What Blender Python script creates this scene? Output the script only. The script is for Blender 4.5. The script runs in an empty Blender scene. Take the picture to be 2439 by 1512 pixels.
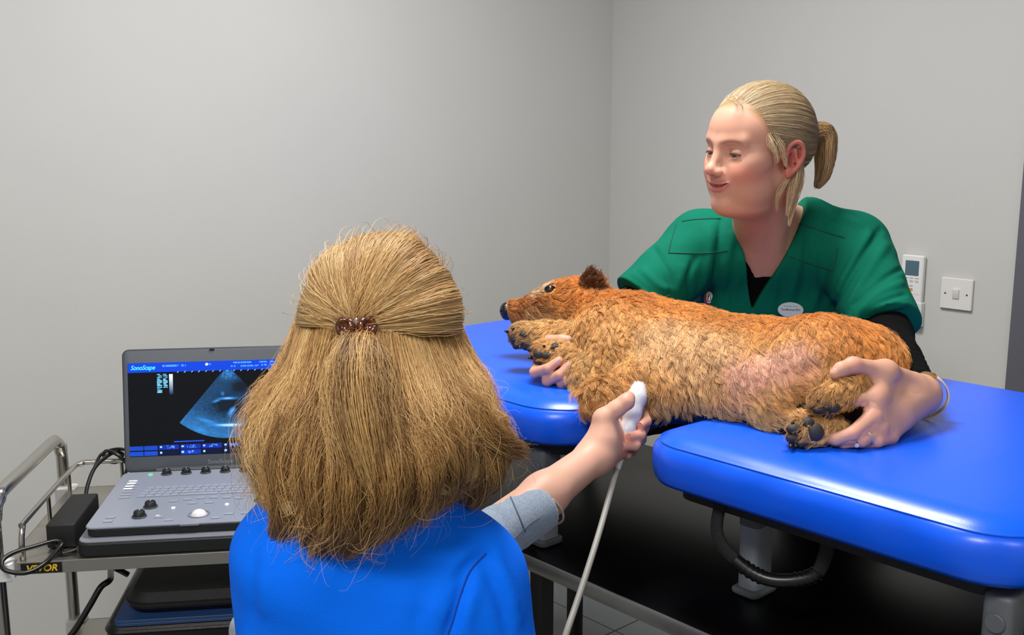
import bpy, bmesh, math, random
import numpy as np
from mathutils import Vector, Matrix, Quaternion
from mathutils.kdtree import KDTree

SC = bpy.context.scene
COL = SC.collection
PI = math.pi
rng = np.random.default_rng(7)
random.seed(7)

# ------------------------------------------------------------------ camera
FPX, CX0, CY0, CAM_H = 2440.0, 1219.5, 756.0, 1.45      # focal length in pixels of the 2439x1512 frame
PITCH, YAW = math.atan(422 / FPX), math.radians(138.1)
CAM = np.array([2.545, -2.762, CAM_H])
FH = np.array([math.cos(YAW), math.sin(YAW), 0.0])
RT = np.array([math.sin(YAW), -math.cos(YAW), 0.0])
ZUP = np.array([0, 0, 1.0])
FW = FH * math.cos(PITCH) - ZUP * math.sin(PITCH)
UPV = FH * math.sin(PITCH) + ZUP * math.cos(PITCH)
cam_d = bpy.data.cameras.new('camera'); cam_d.sensor_width = 36.0; cam_d.lens = 36.0 * FPX / 2439.0
cam_d.clip_start = 0.02
cam_o = bpy.data.objects.new('camera', cam_d); COL.objects.link(cam_o)
cam_o.matrix_world = Matrix(((RT[0], UPV[0], -FW[0], CAM[0]), (RT[1], UPV[1], -FW[1], CAM[1]), (RT[2], UPV[2], -FW[2], CAM[2]), (0, 0, 0, 1)))
SC.camera = cam_o
def W(x, y, z):
    """point of the room seen at pixel x, y at axial distance z metres"""
    return CAM + z * (FW + (x - CX0) / FPX * RT - (y - CY0) / FPX * UPV)

# ------------------------------------------------------------------ light, exposure
wd = bpy.data.worlds.new('world'); SC.world = wd; wd.use_nodes = True
wd.node_tree.nodes['Background'].inputs[0].default_value = (0.75, 0.8, 0.9, 1)
wd.node_tree.nodes['Background'].inputs[1].default_value = 0.05
PANELS = [((1.25, -1.50), 26.0), ((3.6, -2.4), 7.0), ((2.3, -3.3), 26.0)]     # recessed ceiling light panels
CEIL = 2.55
for i, ((x, y), e) in enumerate(PANELS):
    ld = bpy.data.lights.new('panel_light', 'AREA'); ld.shape = 'SQUARE'; ld.size = 0.56; ld.energy = e
    ld.color = (1.0, 0.978, 0.95)
    lo = bpy.data.objects.new('panel_light', ld); COL.objects.link(lo); lo.location = (x, y, CEIL - 0.012)
SC.view_settings.view_transform = 'Standard'; SC.view_settings.look = 'None'
SC.view_settings.gamma = 1.0; SC.view_settings.use_curve_mapping = False
SC.view_settings.exposure = 0.48
SC.cycles.use_denoising = True
SC.cycles.max_bounces = 5; SC.cycles.adaptive_threshold = 0.02; SC.cycles.diffuse_bounces = 3; SC.cycles.glossy_bounces = 3; SC.cycles.transmission_bounces = 4; SC.cycles.transparent_max_bounces = 4

# ------------------------------------------------------------------ materials
def lin(c):
    c = np.asarray(c, float) / 255.0
    return np.where(c <= 0.04045, c / 12.92, ((c + 0.055) / 1.055) ** 2.4)
def mat(name, rgb, rough=0.6, metal=0.0, spec=0.5, noise=0.0, nscale=30.0, bump=0.0, bscale=200.0, emit=0.0, sheen=0.0,
        sss=0.0, attr=None, coat=0.0, bdist=0.002, stretch=(1, 1, 1), trans=0.0, wave=None):
    m = bpy.data.materials.new(name); m.use_nodes = True
    nt = m.node_tree; b = nt.nodes['Principled BSDF']
    def new(t, **k):
        n = nt.nodes.new(t)
        for q, v in k.items(): setattr(n, q, v)
        return n
    L = nt.links.new
    col = list(lin(rgb)) + [1.0]
    b.inputs['Base Color'].default_value = col
    b.inputs['Roughness'].default_value = rough; b.inputs['Metallic'].default_value = metal
    b.inputs['Specular IOR Level'].default_value = spec
    b.inputs['Coat Weight'].default_value = coat
    b.inputs['Transmission Weight'].default_value = trans
    if sheen: b.inputs['Sheen Weight'].default_value = sheen; b.inputs['Sheen Roughness'].default_value = 0.5
    if sss:
        b.inputs['Subsurface Weight'].default_value = sss; b.inputs['Subsurface Radius'].default_value = (1.0, 0.35, 0.2)
        b.inputs['Subsurface Scale'].default_value = 0.006
    src = None
    if attr:
        a = new('ShaderNodeAttribute', attribute_name=attr); src = a.outputs['Color']
    tc = None
    if noise or bump:
        tc = new('ShaderNodeTexCoord'); mp = new('ShaderNodeMapping'); mp.inputs['Scale'].default_value = stretch
        L(tc.outputs['Object'], mp.inputs[0])
    if noise:
        n = new('ShaderNodeTexNoise'); n.inputs['Scale'].default_value = nscale; n.inputs['Detail'].default_value = 4
        L(mp.outputs[0], n.inputs['Vector'])
        r = new('ShaderNodeMapRange'); r.inputs['From Min'].default_value = 0.25; r.inputs['From Max'].default_value = 0.75
        r.inputs['To Min'].default_value = 1 - noise; r.inputs['To Max'].default_value = 1 + noise
        L(n.outputs[0], r.inputs[0])
        mx = new('ShaderNodeMix', data_type='RGBA', blend_type='MULTIPLY'); mx.inputs[0].default_value = 1.0
        if src: L(src, mx.inputs[6])
        else: mx.inputs[6].default_value = col
        L(r.outputs[0], mx.inputs[7]); src = mx.outputs[2]
    if src: L(src, b.inputs['Base Color'])
    if bump:
        n = new('ShaderNodeTexNoise'); n.inputs['Scale'].default_value = bscale; n.inputs['Detail'].default_value = 3
        L(mp.outputs[0], n.inputs['Vector'])
        bp = new('ShaderNodeBump'); bp.inputs['Strength'].default_value = bump; bp.inputs['Distance'].default_value = bdist
        L(n.outputs[0], bp.inputs['Height']); L(bp.outputs[0], b.inputs['Normal'])
    if emit:
        b.inputs['Emission Strength'].default_value = emit
        if src: L(src, b.inputs['Emission Color'])
        else: b.inputs['Emission Color'].default_value = col
    return m

# ------------------------------------------------------------------ object helpers
def link(name, data, parent=None):
    o = bpy.data.objects.new(name, data); COL.objects.link(o)
    if parent is not None: o.parent = parent
    return o
def tag(o, label=None, cat=None, group=None, kind=None):
    if label: o['label'] = label
    if cat: o['category'] = cat
    if group: o['group'] = group
    if kind: o['kind'] = kind
    return o
def thing(name, label, cat, loc=(0, 0, 0), rotz=0.0, group=None, rot=None):
    o = link(name, None); o.location = [float(v) for v in loc]; o.rotation_euler = rot or (0, 0, rotz)
    o.empty_display_size = 0.05
    return tag(o, label, cat, group)
def from_bm(name, bm, m, parent=None, smooth=True, auto=35):
    me = bpy.data.meshes.new(name); bm.normal_update(); bm.to_mesh(me); bm.free()
    me.materials.append(m)
    if smooth:
        me.shade_smooth()
        if auto: me.set_sharp_from_angle(angle=math.radians(auto))
    return link(name, me, parent)
def from_np(name, V, Fc, m, parent=None, smooth=True, attrs=None):
    me = bpy.data.meshes.new(name); V = np.asarray(V, np.float32)
    if isinstance(Fc, np.ndarray):
        n, k = Fc.shape
        me.vertices.add(len(V)); me.vertices.foreach_set('co', V.ravel())
        me.loops.add(n * k); me.loops.foreach_set('vertex_index', Fc.ravel().astype(np.int32))
        me.polygons.add(n); me.polygons.foreach_set('loop_start', np.arange(0, n * k, k, dtype=np.int32))
        me.update(calc_edges=True)
    else:
        me.from_pydata([tuple(map(float, v)) for v in V], [], Fc); me.update()
    me.materials.append(m)
    if attrs:
        for k, c in attrs.items():
            at = me.color_attributes.new(k, 'FLOAT_COLOR', 'POINT')
            c4 = np.ones((len(V), 4), np.float32); c4[:, :3] = c
            at.data.foreach_set('color', c4.ravel())
    if smooth: me.shade_smooth()
    return link(name, me, parent)
def bm_box(bm, c, s, bevel=0.0, seg=2, rot=None):
    r = bmesh.ops.create_cube(bm, size=1.0)
    vs = r['verts']
    for v in vs: v.co = Vector((v.co.x * s[0], v.co.y * s[1], v.co.z * s[2]))
    if bevel > 0:
        es = list({e for v in vs for e in v.link_edges})
        b = bmesh.ops.bevel(bm, geom=es, offset=bevel, segments=seg, profile=0.5, affect='EDGES')
        vs = list({v for f in b['faces'] for v in f.verts} | {v for v in vs if v.is_valid})
    M = Matrix.Translation(Vector([float(q) for q in c]))
    if rot is not None: M = M @ rot.to_4x4()
    bmesh.ops.transform(bm, matrix=M, verts=vs)
    return vs
def box(name, parent, m, c, s, bevel=0.002, seg=2, rot=None):
    bm = bmesh.new(); bm_box(bm, c, s, bevel, seg, rot); return from_bm(name, bm, m, parent)
def rrect(w, h, r, n=6, cx=0.0, cy=0.0):
    pts = []
    for k, (sx, sy) in enumerate(((1, 1), (-1, 1), (-1, -1), (1, -1))):
        for i in range(n + 1):
            a = PI / 2 * (k + i / n)
            pts.append((cx + sx * (w / 2 - r) + r * math.cos(a), cy + sy * (h / 2 - r) + r * math.sin(a)))
    return pts
def bm_loft(bm, rings, cap0=True, cap1=True, closed=True):
    R = [[bm.verts.new(Vector([float(q) for q in p])) for p in ring] for ring in rings]
    n = len(R[0])
    for a, b in zip(R[:-1], R[1:]):
        for i in range(n if closed else n - 1):
            j = (i + 1) % n
            try: bm.faces.new((a[i], a[j], b[j], b[i]))
            except ValueError: pass
    if cap0: bm.faces.new(R[0][::-1])
    if cap1: bm.faces.new(R[-1])
    return R
def slab(name, parent, m, w, d, z0, z1, r, c=(0, 0), bev=0.002, n=6, mtx=None, auto=35):
    """rounded-corner plate"""
    bm = bmesh.new(); rings = []
    for ins, z in ((bev, z0), (0, z0 + bev), (0, z1 - bev), (bev, z1)):
        rings.append([(x, y, z) for x, y in rrect(w - 2 * ins, d - 2 * ins, max(r - ins, 1e-4), n, *c)])
    bm_loft(bm, rings)
    if mtx is not None: bmesh.ops.transform(bm, matrix=mtx, verts=bm.verts)
    return from_bm(name, bm, m, parent, auto=auto)
def smooth_path(pts, n=8, closed=False):
    """Catmull-Rom through points"""
    P = np.array(pts, float); out = []
    m = len(P); rg = range(m if closed else m - 1)
    for i in rg:
        if closed: p0, p1, p2, p3 = P[i - 1], P[i], P[(i + 1) % m], P[(i + 2) % m]
        else: p0, p1, p2, p3 = P[max(i - 1, 0)], P[i], P[i + 1], P[min(i + 2, m - 1)]
        for k in range(n):
            t = k / n
            out.append(0.5 * ((2 * p1) + (-p0 + p2) * t + (2 * p0 - 5 * p1 + 4 * p2 - p3) * t * t + (-p0 + 3 * p1 - 3 * p2 + p3) * t ** 3))
    if not closed: out.append(P[-1])
    return np.array(out)
def bm_tube(bm, pts, r, seg=10, closed=False, caps=True, sq=None):
    P = np.array(pts, float); n = len(P); rr = np.broadcast_to(np.asarray(r, float), (n,))
    if closed: T = np.roll(P, -1, 0) - np.roll(P, 1, 0)
    else: T = np.gradient(P, axis=0)
    T /= np.linalg.norm(T, axis=1)[:, None] + 1e-12
    a = np.array([0, 0, 1.0]) if abs(T[0][2]) < 0.9 else np.array([1.0, 0, 0])
    rings = []
    for i in range(n):
        a = a - T[i] * (a @ T[i]); a /= np.linalg.norm(a); b = np.cross(T[i], a)
        th = np.linspace(0, 2 * PI, seg, endpoint=False)
        if sq: c, s = np.sign(np.cos(th)) * abs(np.cos(th)) ** sq[2] * sq[0], np.sign(np.sin(th)) * abs(np.sin(th)) ** sq[2] * sq[1]
        else: c, s = np.cos(th), np.sin(th)
        rings.append(P[i] + rr[i] * (c[:, None] * a + s[:, None] * b))
    if closed:
        rings.append(rings[0])
        bm_loft(bm, rings, False, False); bmesh.ops.remove_doubles(bm, verts=bm.verts, dist=1e-5)
    else: bm_loft(bm, rings, caps, caps)
def tube(name, parent, m, pts, r, seg=10, n=0, closed=False, sq=None, auto=50):
    Q = smooth_path(pts, n, closed) if n else pts
    if np.ndim(r) and n: r = np.interp(np.linspace(0, 1, len(Q)), np.linspace(0, 1, len(r)), r)
    bm = bmesh.new(); bm_tube(bm, Q, r, seg, closed, True, sq)
    return from_bm(name, bm, m, parent, auto=auto)
def cyl(name, parent, m, c, r, h, axis='z', seg=24, bevel=0.001, r2=None):
    bm = bmesh.new(); r2 = r if r2 is None else r2
    th = np.linspace(0, 2 * PI, seg, endpoint=False); rings = []
    for q, z in ((r - bevel, -h / 2), (r, -h / 2 + bevel), (r2, h / 2 - bevel), (r2 - bevel, h / 2)):
        rings.append([(q * math.cos(t), q * math.sin(t), z) for t in th])
    bm_loft(bm, rings)
    M = Matrix.Translation(Vector([float(q) for q in c]))
    if axis == 'x': M = M @ Matrix.Rotation(PI / 2, 4, 'Y')
    elif axis == 'y': M = M @ Matrix.Rotation(-PI / 2, 4, 'X')
    elif not isinstance(axis, str): M = M @ Vector((0, 0, 1)).rotation_difference(Vector([float(q) for q in axis])).to_matrix().to_4x4()
    bmesh.ops.transform(bm, matrix=M, verts=bm.verts)
    return from_bm(name, bm, m, parent)
def text_obj(name, parent, m, s, size, mtx, bold=0.0, ext=0.0003, shear=0.0, align='CENTER', width=None):
    cu = bpy.data.curves.new(name, 'FONT'); cu.body = s; cu.size = size; cu.extrude = ext; cu.offset = bold; cu.shear = shear
    cu.align_x = align; cu.align_y = 'CENTER'
    t = bpy.data.objects.new('tmp_text', cu); COL.objects.link(t)
    dg = bpy.context.evaluated_depsgraph_get(); me = bpy.data.meshes.new_from_object(t.evaluated_get(dg))
    COL.objects.unlink(t); bpy.data.objects.remove(t); me.name = name
    if width and len(me.vertices):
        xs = [v.co.x for v in me.vertices]; w = max(xs) - min(xs)
        for v in me.vertices: v.co.x *= width / w
    me.transform(mtx); me.materials.clear(); me.materials.append(m)
    return link(name, me, parent)
def frame_mtx(o, x, y, z):
    return Matrix(((x[0], y[0], z[0], o[0]), (x[1], y[1], z[1], o[1]), (x[2], y[2], z[2], o[2]), (0, 0, 0, 1)))
def nrm(v): v = np.asarray(v, float); return v / np.linalg.norm(v)
# ================================================================== the room
M_wall = mat('painted_wall', (200, 200, 196), 0.75, spec=0.25, bump=0.12, bscale=180, noise=0.015, nscale=3)
M_ceil = mat('ceiling_paint', (235, 235, 230), 0.9)
M_floor_t = mat('grey_vinyl', (118, 122, 124), 0.45, noise=0.08, nscale=220, bump=0.05)
M_joint = mat('floor_joint', (52, 53, 55), 0.8)
M_door = mat('grey_door_paint', (96, 96, 104), 0.45)
M_white = mat('white_plastic', (228, 228, 226), 0.35)
M_base = mat('grey_skirting', (120, 121, 124), 0.5)
RX, RY = 4.4, -4.6
def struct(name, c, s, m, parent=None, bevel=0.0):
    o = box(name, parent, m, c, s, bevel)
    if parent is None: o['kind'] = 'structure'
    return o
fl = struct('floor', (RX / 2, RY / 2, -0.054), (RX + .3, -RY + .3, 0.1), M_joint)
# large vinyl tiles
tb = bmesh.new(); bm_box(tb, (0, 0, 0), (0.606, 0.606, 0.01), 0.0015, 1)
tme = bpy.data.meshes.new('floor_tile'); tb.to_mesh(tme); tb.free(); tme.materials.append(M_floor_t)
for i in range(7):
    for j in range(7):
        t = link('floor_tile', tme, fl); t.location = (0.31 + 0.61 * i, -0.31 - 0.61 * j, -0.005)
struct('ceiling', (RX / 2, RY / 2, CEIL + 0.05), (RX + .3, -RY + .3, 0.1), M_ceil)
struct('wall_left', (-0.06, RY / 2, CEIL / 2), (0.12, -RY + .24, CEIL), M_wall)
struct('wall_front', (RX / 2, RY - 0.06, CEIL / 2), (RX, 0.12, CEIL), M_wall)
struct('wall_right', (RX + 0.06, RY / 2, CEIL / 2), (0.12, -RY + .24, CEIL), M_wall)
# the wall with the door opening
DX0, DX1, DZ = 1.50, 2.36, 2.06
bm = bmesh.new()
bm_box(bm, (DX0 / 2, 0.06, CEIL / 2), (DX0, 0.12, CEIL))
bm_box(bm, ((DX1 + RX) / 2, 0.06, CEIL / 2), (RX - DX1, 0.12, CEIL))
bm_box(bm, ((DX0 + DX1) / 2, 0.06, (DZ + CEIL) / 2), (DX1 - DX0, 0.12, CEIL - DZ))
wb = from_bm('wall_back', bm, M_wall, smooth=False); wb['kind'] = 'structure'
dr = link('door_1', None); dr['kind'] = 'structure'; dr.location = (0, 0, 0)
box('door_leaf', dr, M_door, ((DX0 + DX1) / 2, 0.05, DZ / 2), (DX1 - DX0 - 0.07, 0.044, DZ - 0.03), 0.002)
for x, s in ((DX0 + 0.014, -1), (DX1 - 0.014, 1)):
    box('door_jamb', dr, M_door, (x, 0.05, DZ / 2), (0.032, 0.14, DZ), 0.002)
    box('architrave', dr, M_door, (x + s * 0.035, -0.009, DZ / 2 + .02), (0.066, 0.018, DZ + 0.04), 0.003)
box('door_head', dr, M_door, ((DX0 + DX1) / 2, 0.05, DZ - 0.014), (DX1 - DX0, 0.14, 0.03), 0.002)
box('architrave', dr, M_door, ((DX0 + DX1) / 2, -0.009, DZ + 0.03), (DX1 - DX0 + 0.13, 0.018, 0.066), 0.003)
hd = cyl('door_handle', dr, mat('brushed_steel', (170, 170, 170), 0.3, 1.0), (DX1 - 0.11, 0.01, 1.02), 0.026, 0.012, 'y')
tube('lever', hd, hd.data.materials[0], [(DX1 - 0.11, 0.0, 1.02), (DX1 - 0.11, -0.045, 1.02), (DX1 - 0.13, -0.05, 1.02), (DX1 - 0.23, -0.05, 1.02)], 0.009, 10)
for nm, c, s in (('baseboard_left', (0.006, RY / 2, 0.05), (0.012, -RY, 0.1)), ('baseboard_front', (RX / 2, RY + 0.006, 0.05), (RX, 0.012, 0.1)),
                 ('baseboard_right', (RX - 0.006, RY / 2, 0.05), (0.012, -RY, 0.1)), ('baseboard_back', ((DX0 - 0.06) / 2, -0.006, 0.05), (DX0 - 0.06 - .03, 0.012, 0.1))):
    struct(nm, c, s, M_base, bevel=0.002)
M_diff = mat('light_diffuser', (255, 250, 240), 0.5, emit=2.0)
for ((x, y), e), where in zip(PANELS, ('above the blue padded table', 'in front of the grey door', 'farthest from the grey door')):
    t = thing('ceiling_light', 'square white recessed ceiling light panel ' + where, 'light', (x, y, CEIL - 0.012), group='ceiling light panels')
    box('diffuser', t, M_diff, (0, 0, 0.006), (0.58, 0.58, 0.006), 0.0)
    for sx, sy in ((1, 0), (-1, 0), (0, 1), (0, -1)):
        box('frame', t, M_white, (sx * 0.3, sy * 0.3, 0.004), (0.02 + 0.6 * abs(sy), 0.02 + 0.58 * abs(sx), 0.014), 0.001)

# ------------------------------------------------------------------ things on the wall
t = thing('light_switch', 'square white single light switch plate on the grey wall', 'light switch', (1.294, -0.001, 1.036))
M_sw = mat('switch_plastic', (226, 224, 222), 0.35)
M_scr = mat('screw_metal', (120, 118, 112), 0.4, 0.9)
R90 = Matrix.Rotation(PI / 2, 4, 'X')
slab('plate', t, M_sw, 0.088, 0.086, 0.0, 0.009, 0.003, bev=0.002, mtx=R90)
box('rocker', t, mat('rocker_plastic', (214, 212, 210), 0.4), (0, -0.010, 0.0), (0.018, 0.006, 0.026), 0.001, rot=Matrix.Rotation(math.radians(6), 3, 'X'))
for s in (-1, 1):
    sc = cyl('screw', t, M_scr, (s * 0.030, -0.0092, 0), 0.0026, 0.0016, 'y', 12, 0.0003)
    box('screw_slot', sc, mat('slot_dark', (30, 30, 30), 0.8), (s * 0.030, -0.0101, 0), (0.0042, 0.0004, 0.0006), 0)
t = thing('air_conditioner_remote', 'slim white remote control with small blue-grey display in its wall holder', 'remote control', (1.170, -0.001, 1.033))
slab('holder', t, M_white, 0.070, 0.070, 0.0, 0.022, 0.004, c=(0, -0.066), bev=0.002, mtx=R90)
slab('body', t, mat('remote_plastic', (232, 231, 229), 0.3), 0.064, 0.196, 0.003, 0.020, 0.005, c=(0, 0.002), bev=0.003, mtx=R90)
slab('display', t, mat('lcd_glass', (84, 110, 122), 0.15), 0.040, 0.042, 0.019, 0.0208, 0.002, c=(0.000, 0.064), bev=0.0004, mtx=R90)
M_key = mat('remote_key_grey', (196, 197, 200), 0.5); M_print = mat('print_grey', (120, 124, 130), 0.6)
for kx in (-0.016, 0.0, 0.016):
    slab('button', t, M_key, 0.010, 0.006, 0.0195, 0.0212, 0.002, c=(kx, 0.028), bev=0.0004, mtx=R90)
    box('button_caption', t, M_print, (kx, -0.0201, 0.0355), (0.011, 0.0004, 0.0016), 0)
slab('button', t, M_key, 0.010, 0.005, 0.0195, 0.0212, 0.002, c=(0.0, 0.015), bev=0.0004, mtx=R90)
tag(slab('power_button', t, mat('amber_key', (206, 160, 60), 0.4), 0.011, 0.008, 0.0195, 0.0214, 0.0035, c=(0.0, 0.004), bev=0.0005, mtx=R90), 'small amber button')
box('flap_line', t, M_key, (0, -0.0200, -0.009), (0.050, 0.0006, 0.0012), 0)
text_obj('maker_print', t, M_print, 'DAIKIN', 0.006, frame_mtx((0.0, -0.0228, -0.078), (1, 0, 0), (0, 0, 1), (0, -1, 0)), width=0.018)

# ================================================================== black desk
M_black = mat('black_laminate', (4, 4, 5), 0.3, spec=0.2, noise=0.2, nscale=8)
M_edge = mat('brushed_edge_strip', (172, 172, 170), 0.28, 0.85)
M_blk = mat('black_powder_coat', (16, 16, 17), 0.45)
DT = 0.746; DY0, DY1, DXa, DXb = -1.627, -0.978, 0.80, 2.42
t = thing('desk', 'low black-topped desk with metal edge strip under the blue padded table', 'desk', ((DXa + DXb) / 2, (DY0 + DY1) / 2, 0))
hw, hd_ = (DXb - DXa) / 2, (DY1 - DY0) / 2
box('desk_top', t, M_black, (0, 0, DT - 0.0135), (2 * hw - .004, 2 * hd_ - .004, 0.027), 0.001)
for sx, sy in ((0, -1), (0, 1), (1, 0), (-1, 0)):
    box('edge_strip', t, M_edge, (sx * (hw - 0.001), sy * (hd_ - 0.001), DT - 0.0138), (0.003 if sx else 2 * hw, 0.003 if sy else 2 * hd_, 0.026), 0.0005)
for x in (-hw + 0.03, 1.325 - (DXa + DXb) / 2, hw - 0.03):
    for sy in ((-1,) if abs(x) < hw - .1 else (-1, 1)):
        box('leg', t, M_blk, (x, sy * (hd_ - 0.03), (DT - 0.027) / 2), (0.03, 0.03, DT - 0.027), 0.002)

# ================================================================== blue padded table
M_vinyl = mat('blue_vinyl', (10, 92, 242), 0.30, spec=0.5, bump=0.10, bscale=420, bdist=0.0006)
M_legd = mat('grey_leg_bracket', (92, 96, 100), 0.5)
M_legl = mat('grey_leg_paint', (150, 156, 164), 0.42)
M_rub = mat('black_rubber', (22, 22, 23), 0.7)
TX0, TX1, TY0, TY1, TZ = 0.655, 2.135, -1.622, -0.900, 1.019
GX0, GX1, GY = 1.402, 1.552, -1.30
def fillet(poly):
    out = []
    n = len(poly)
    for i in range(n):
        p0, (p, r), p1 = np.array(poly[i - 1][0]), (np.array(poly[i][0]), poly[i][1]), np.array(poly[(i + 1) % n][0])
        a, b = nrm(p0 - p), nrm(p1 - p)
        s, e = p + a * r, p + b * r
        k = 14
        cc = p + (a + b) * r
        a0 = math.atan2(*(s - cc)[::-1]); a1 = math.atan2(*(e - cc)[::-1])
        d = (a1 - a0 + PI) % (2 * PI) - PI
        for j in range(k + 1):
            th = a0 + d * j / k; out.append(cc + r * np.array([math.cos(th), math.sin(th)]))
    return np.array(out)
outl = fillet([((TX0, TY0), .10), ((GX0, TY0 - 0.0), .115), ((GX0, GY), .07), ((GX1, GY), .07), ((GX1, TY0), .075), ((TX1, TY0), .085), ((TX1, TY1), .09), ((TX0, TY1), .10)])
# resample evenly
def resample(P, step, closed=True):
    Q = np.vstack([P, P[:1]]) if closed else P
    L = np.r_[0, np.cumsum(np.linalg.norm(np.diff(Q, axis=0), axis=1))]
    n = max(3, int(L[-1] / step)); s = np.linspace(0, L[-1], n, endpoint=not closed)
    return np.stack([np.interp(s, L, Q[:, k]) for k in range(Q.shape[1])], 1)
outl = resample(outl, 0.012)
tg = np.roll(outl, -1, 0) - np.roll(outl, 1, 0); tg /= np.linalg.norm(tg, axis=1)[:, None]
nin = np.stack([-tg[:, 1], tg[:, 0]], 1)
tab = thing('padded_table', 'bright blue padded treatment table with a notch cut in its long side', 'treatment table', (0, 0, 0))
bm = bmesh.new(); rings = []
s_ = np.cumsum(np.r_[0, np.linalg.norm(np.diff(outl, axis=0), axis=1)])
wob = 0.0016 * np.sin(s_ * 31) * np.sin(s_ * 7.3 + 1) + 0.0010 * np.sin(s_ * 63 + 2)
for ins, dz, wb_ in ((0.020, -0.078, 0), (0.006, -0.077, 0), (0.001, -0.070, .3), (-0.002, -0.055, .8), (-0.002, -0.036, 1.), (0.001, -0.024, .7), (0.0065, -0.0175, .2), (0.0085, -0.0160, 0),
                     (0.0105, -0.0150, 0), (0.014, -0.0122, 0.2), (0.020, -0.0085, 0.4), (0.029, -0.0045, 0.4), (0.040, -0.0017, 0.2), (0.052, -.0003, 0)):
    q = outl + nin * (ins + wob[:, None] * wb_)
    rings.append([(x, y, TZ + dz) for x, y in q])
bm_loft(bm, rings)
pad = from_bm('cushion', bm, M_vinyl, tab, auto=60)
tube('seam_piping', pad, M_vinyl, [(x, y, TZ - 0.0150) for x, y in outl + nin * 0.0085], 0.0016, 6, closed=True)
bm = bmesh.new()
bm_loft(bm, [[(x, y, TZ + dz) for x, y in outl + nin * 0.045] for dz in (-0.105, -0.078)])
from_bm('base_board', bm, mat('dark_underboard', (20, 20, 22), 0.7), tab)
def leg(x, y, rot=0.0):
    g = box('leg', tab, M_legl, (x, y, (DT + TZ - 0.19) / 2 + 0.006), (0.030, 0.040, TZ - 0.19 - DT + 0.01), 0.006, 3)
    box('leg_bracket', g, M_legd, (x, y, TZ - 0.145), (0.036, 0.046, 0.10), 0.008, 3)
    cyl('pivot_bolt', g, M_legd, (x, y - 0.024, TZ - 0.13), 0.012, 0.006, 'y', 20)
    slab('foot', g, M_legd, 0.044, 0.054, DT, DT + 0.012, 0.012, c=(x, y), bev=0.003)
leg(1.300, -1.565)
leg(2.085, -1.560)
leg(0.86, -1.54); leg(0.86, -1.02); leg(2.05, -1.02)
g = box('centre_leg', tab, M_legl, (1.666, -1.458, (DT + TZ - 0.12) / 2 + .004), (0.036, 0.05, TZ - 0.12 - DT), 0.010, 3)
slab('foot', g, M_legd, 0.05, 0.066, DT, DT + 0.012, 0.012, c=(1.666, -1.458), bev=0.004)
slab('leg_bracket', g, M_legd, 0.038, 0.052, TZ - 0.16, TZ - 0.10, 0.01, c=(1.666, -1.458), bev=0.002)
# carry handle
hp = [W(1722, 1180, 1.505), W(1708, 1240, 1.500), W(1712, 1282, 1.492), W(1740, 1322, 1.483), W(1790, 1362, 1.470), W(1840, 1381, 1.458), W(1900, 1381, 1.445), W(1945, 1365, 1.435), W(1966, 1320, 1.428), W(1978, 1250, 1.42)]
hp = smooth_path(hp, 8)
st = tube('handle_strap', tab, mat('woven_black_strap', (24, 24, 25), 0.8, bump=0.8, bscale=600, noise=0.35, nscale=500), hp, 0.0075, 12, sq=(1.3, .75, .8))
M_grip = mat('black_grip', (20, 20, 21), 0.32)
tube('handle_grip', st, M_grip, hp[26:58], 0.0098, 14)
for i in list(range(29, 36, 2)) + list(range(47, 56, 2)):
    tube('grip_ridge', st, M_grip, hp[i:i + 2], 0.0112, 14)
# ================================================================== trolley (local x = along the front, y = away from the viewer)
TA = math.radians(56.0)
TK = 0.92                                                   # trolley size factor
def Wk(x, y, z): return W(x, y, z * TK)
TO = Wk(452, 1313, 1.88); ZB = float(CAM_H * (1 - TK)); TRZ = (float(TO[2]) - ZB) / TK; ZFL = -ZB / TK
def shrink(o): o.scale = (TK, TK, TK); return o
M_steel = mat('brushed_stainless', (176, 172, 164), 0.32, 0.9, bump=0.05, bscale=90, stretch=(1, 1, 30))
M_tube = mat('polished_tube', (196, 192, 184), 0.2, 1.0)
M_brk = mat('white_bracket', (222, 222, 222), 0.4)
M_cable = mat('black_cable', (14, 14, 15), 0.35)
tro = thing('trolley', 'stainless steel service trolley with tubular handle beside the grey wall', 'trolley', (TO[0], TO[1], ZB), TA); shrink(tro)
trx0, trx1, trd = -0.318, 0.212, 0.41
def tray(z, rail):
    bm = bmesh.new(); cxm = (trx0 + trx1) / 2
    bm_box(bm, (cxm, trd / 2 - .01, z - 0.002), (trx1 - trx0, trd, 0.003), 0.0005, 1)
    for c, s in (((cxm, -.01, z - .0115), (trx1 - trx0, .002, .023)), ((cxm, trd - .01, z - .0115), (trx1 - trx0, .002, .023)),
                 ((trx0, trd / 2 - .01, z - .0115), (.002, trd, .023)), ((trx1, trd / 2 - .01, z - .0115), (.002, trd, .023))):
        bm_box(bm, c, s, 0.0005, 1)
    tr = from_bm('tray', bm, M_steel, tro)
    if rail:
        x0, x1, y0, y1, h = trx0 + .026, trx1 - .026, 0.006, trd - .03, z + .062
        pts = [(x0, y0, z), (x0, y0, h - .03), (x0, y0 + .012, h - .006), (x0, y0 + .035, h), (x0, y1 - .05, h), (x0 + .012, y1 - .012, h), (x0 + .05, y1, h),
               (x1 - .05, y1, h), (x1 - .012, y1 - .012, h), (x1, y1 - .05, h), (x1, y0 + .035, h), (x1, y0 + .012, h - .006), (x1, y0, h - .03), (x1, y0, z)]
        gr = tube('guard_rail', tr, M_tube, pts, 0.0055, 10, 5)
        for p in ((x0, 0.17), (x0, 0.31), (x0 + .09, y1), ((x0 + x1) / 2, y1), (x1, .2)):
            tube('rail_post', tr, M_tube, [(p[0], p[1], z - .001), (p[0], p[1], h)], 0.0042, 8)
    return tr
for z, r in ((TRZ, True), (0.40, False), (0.13, False)): tray(z, r)
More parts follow.
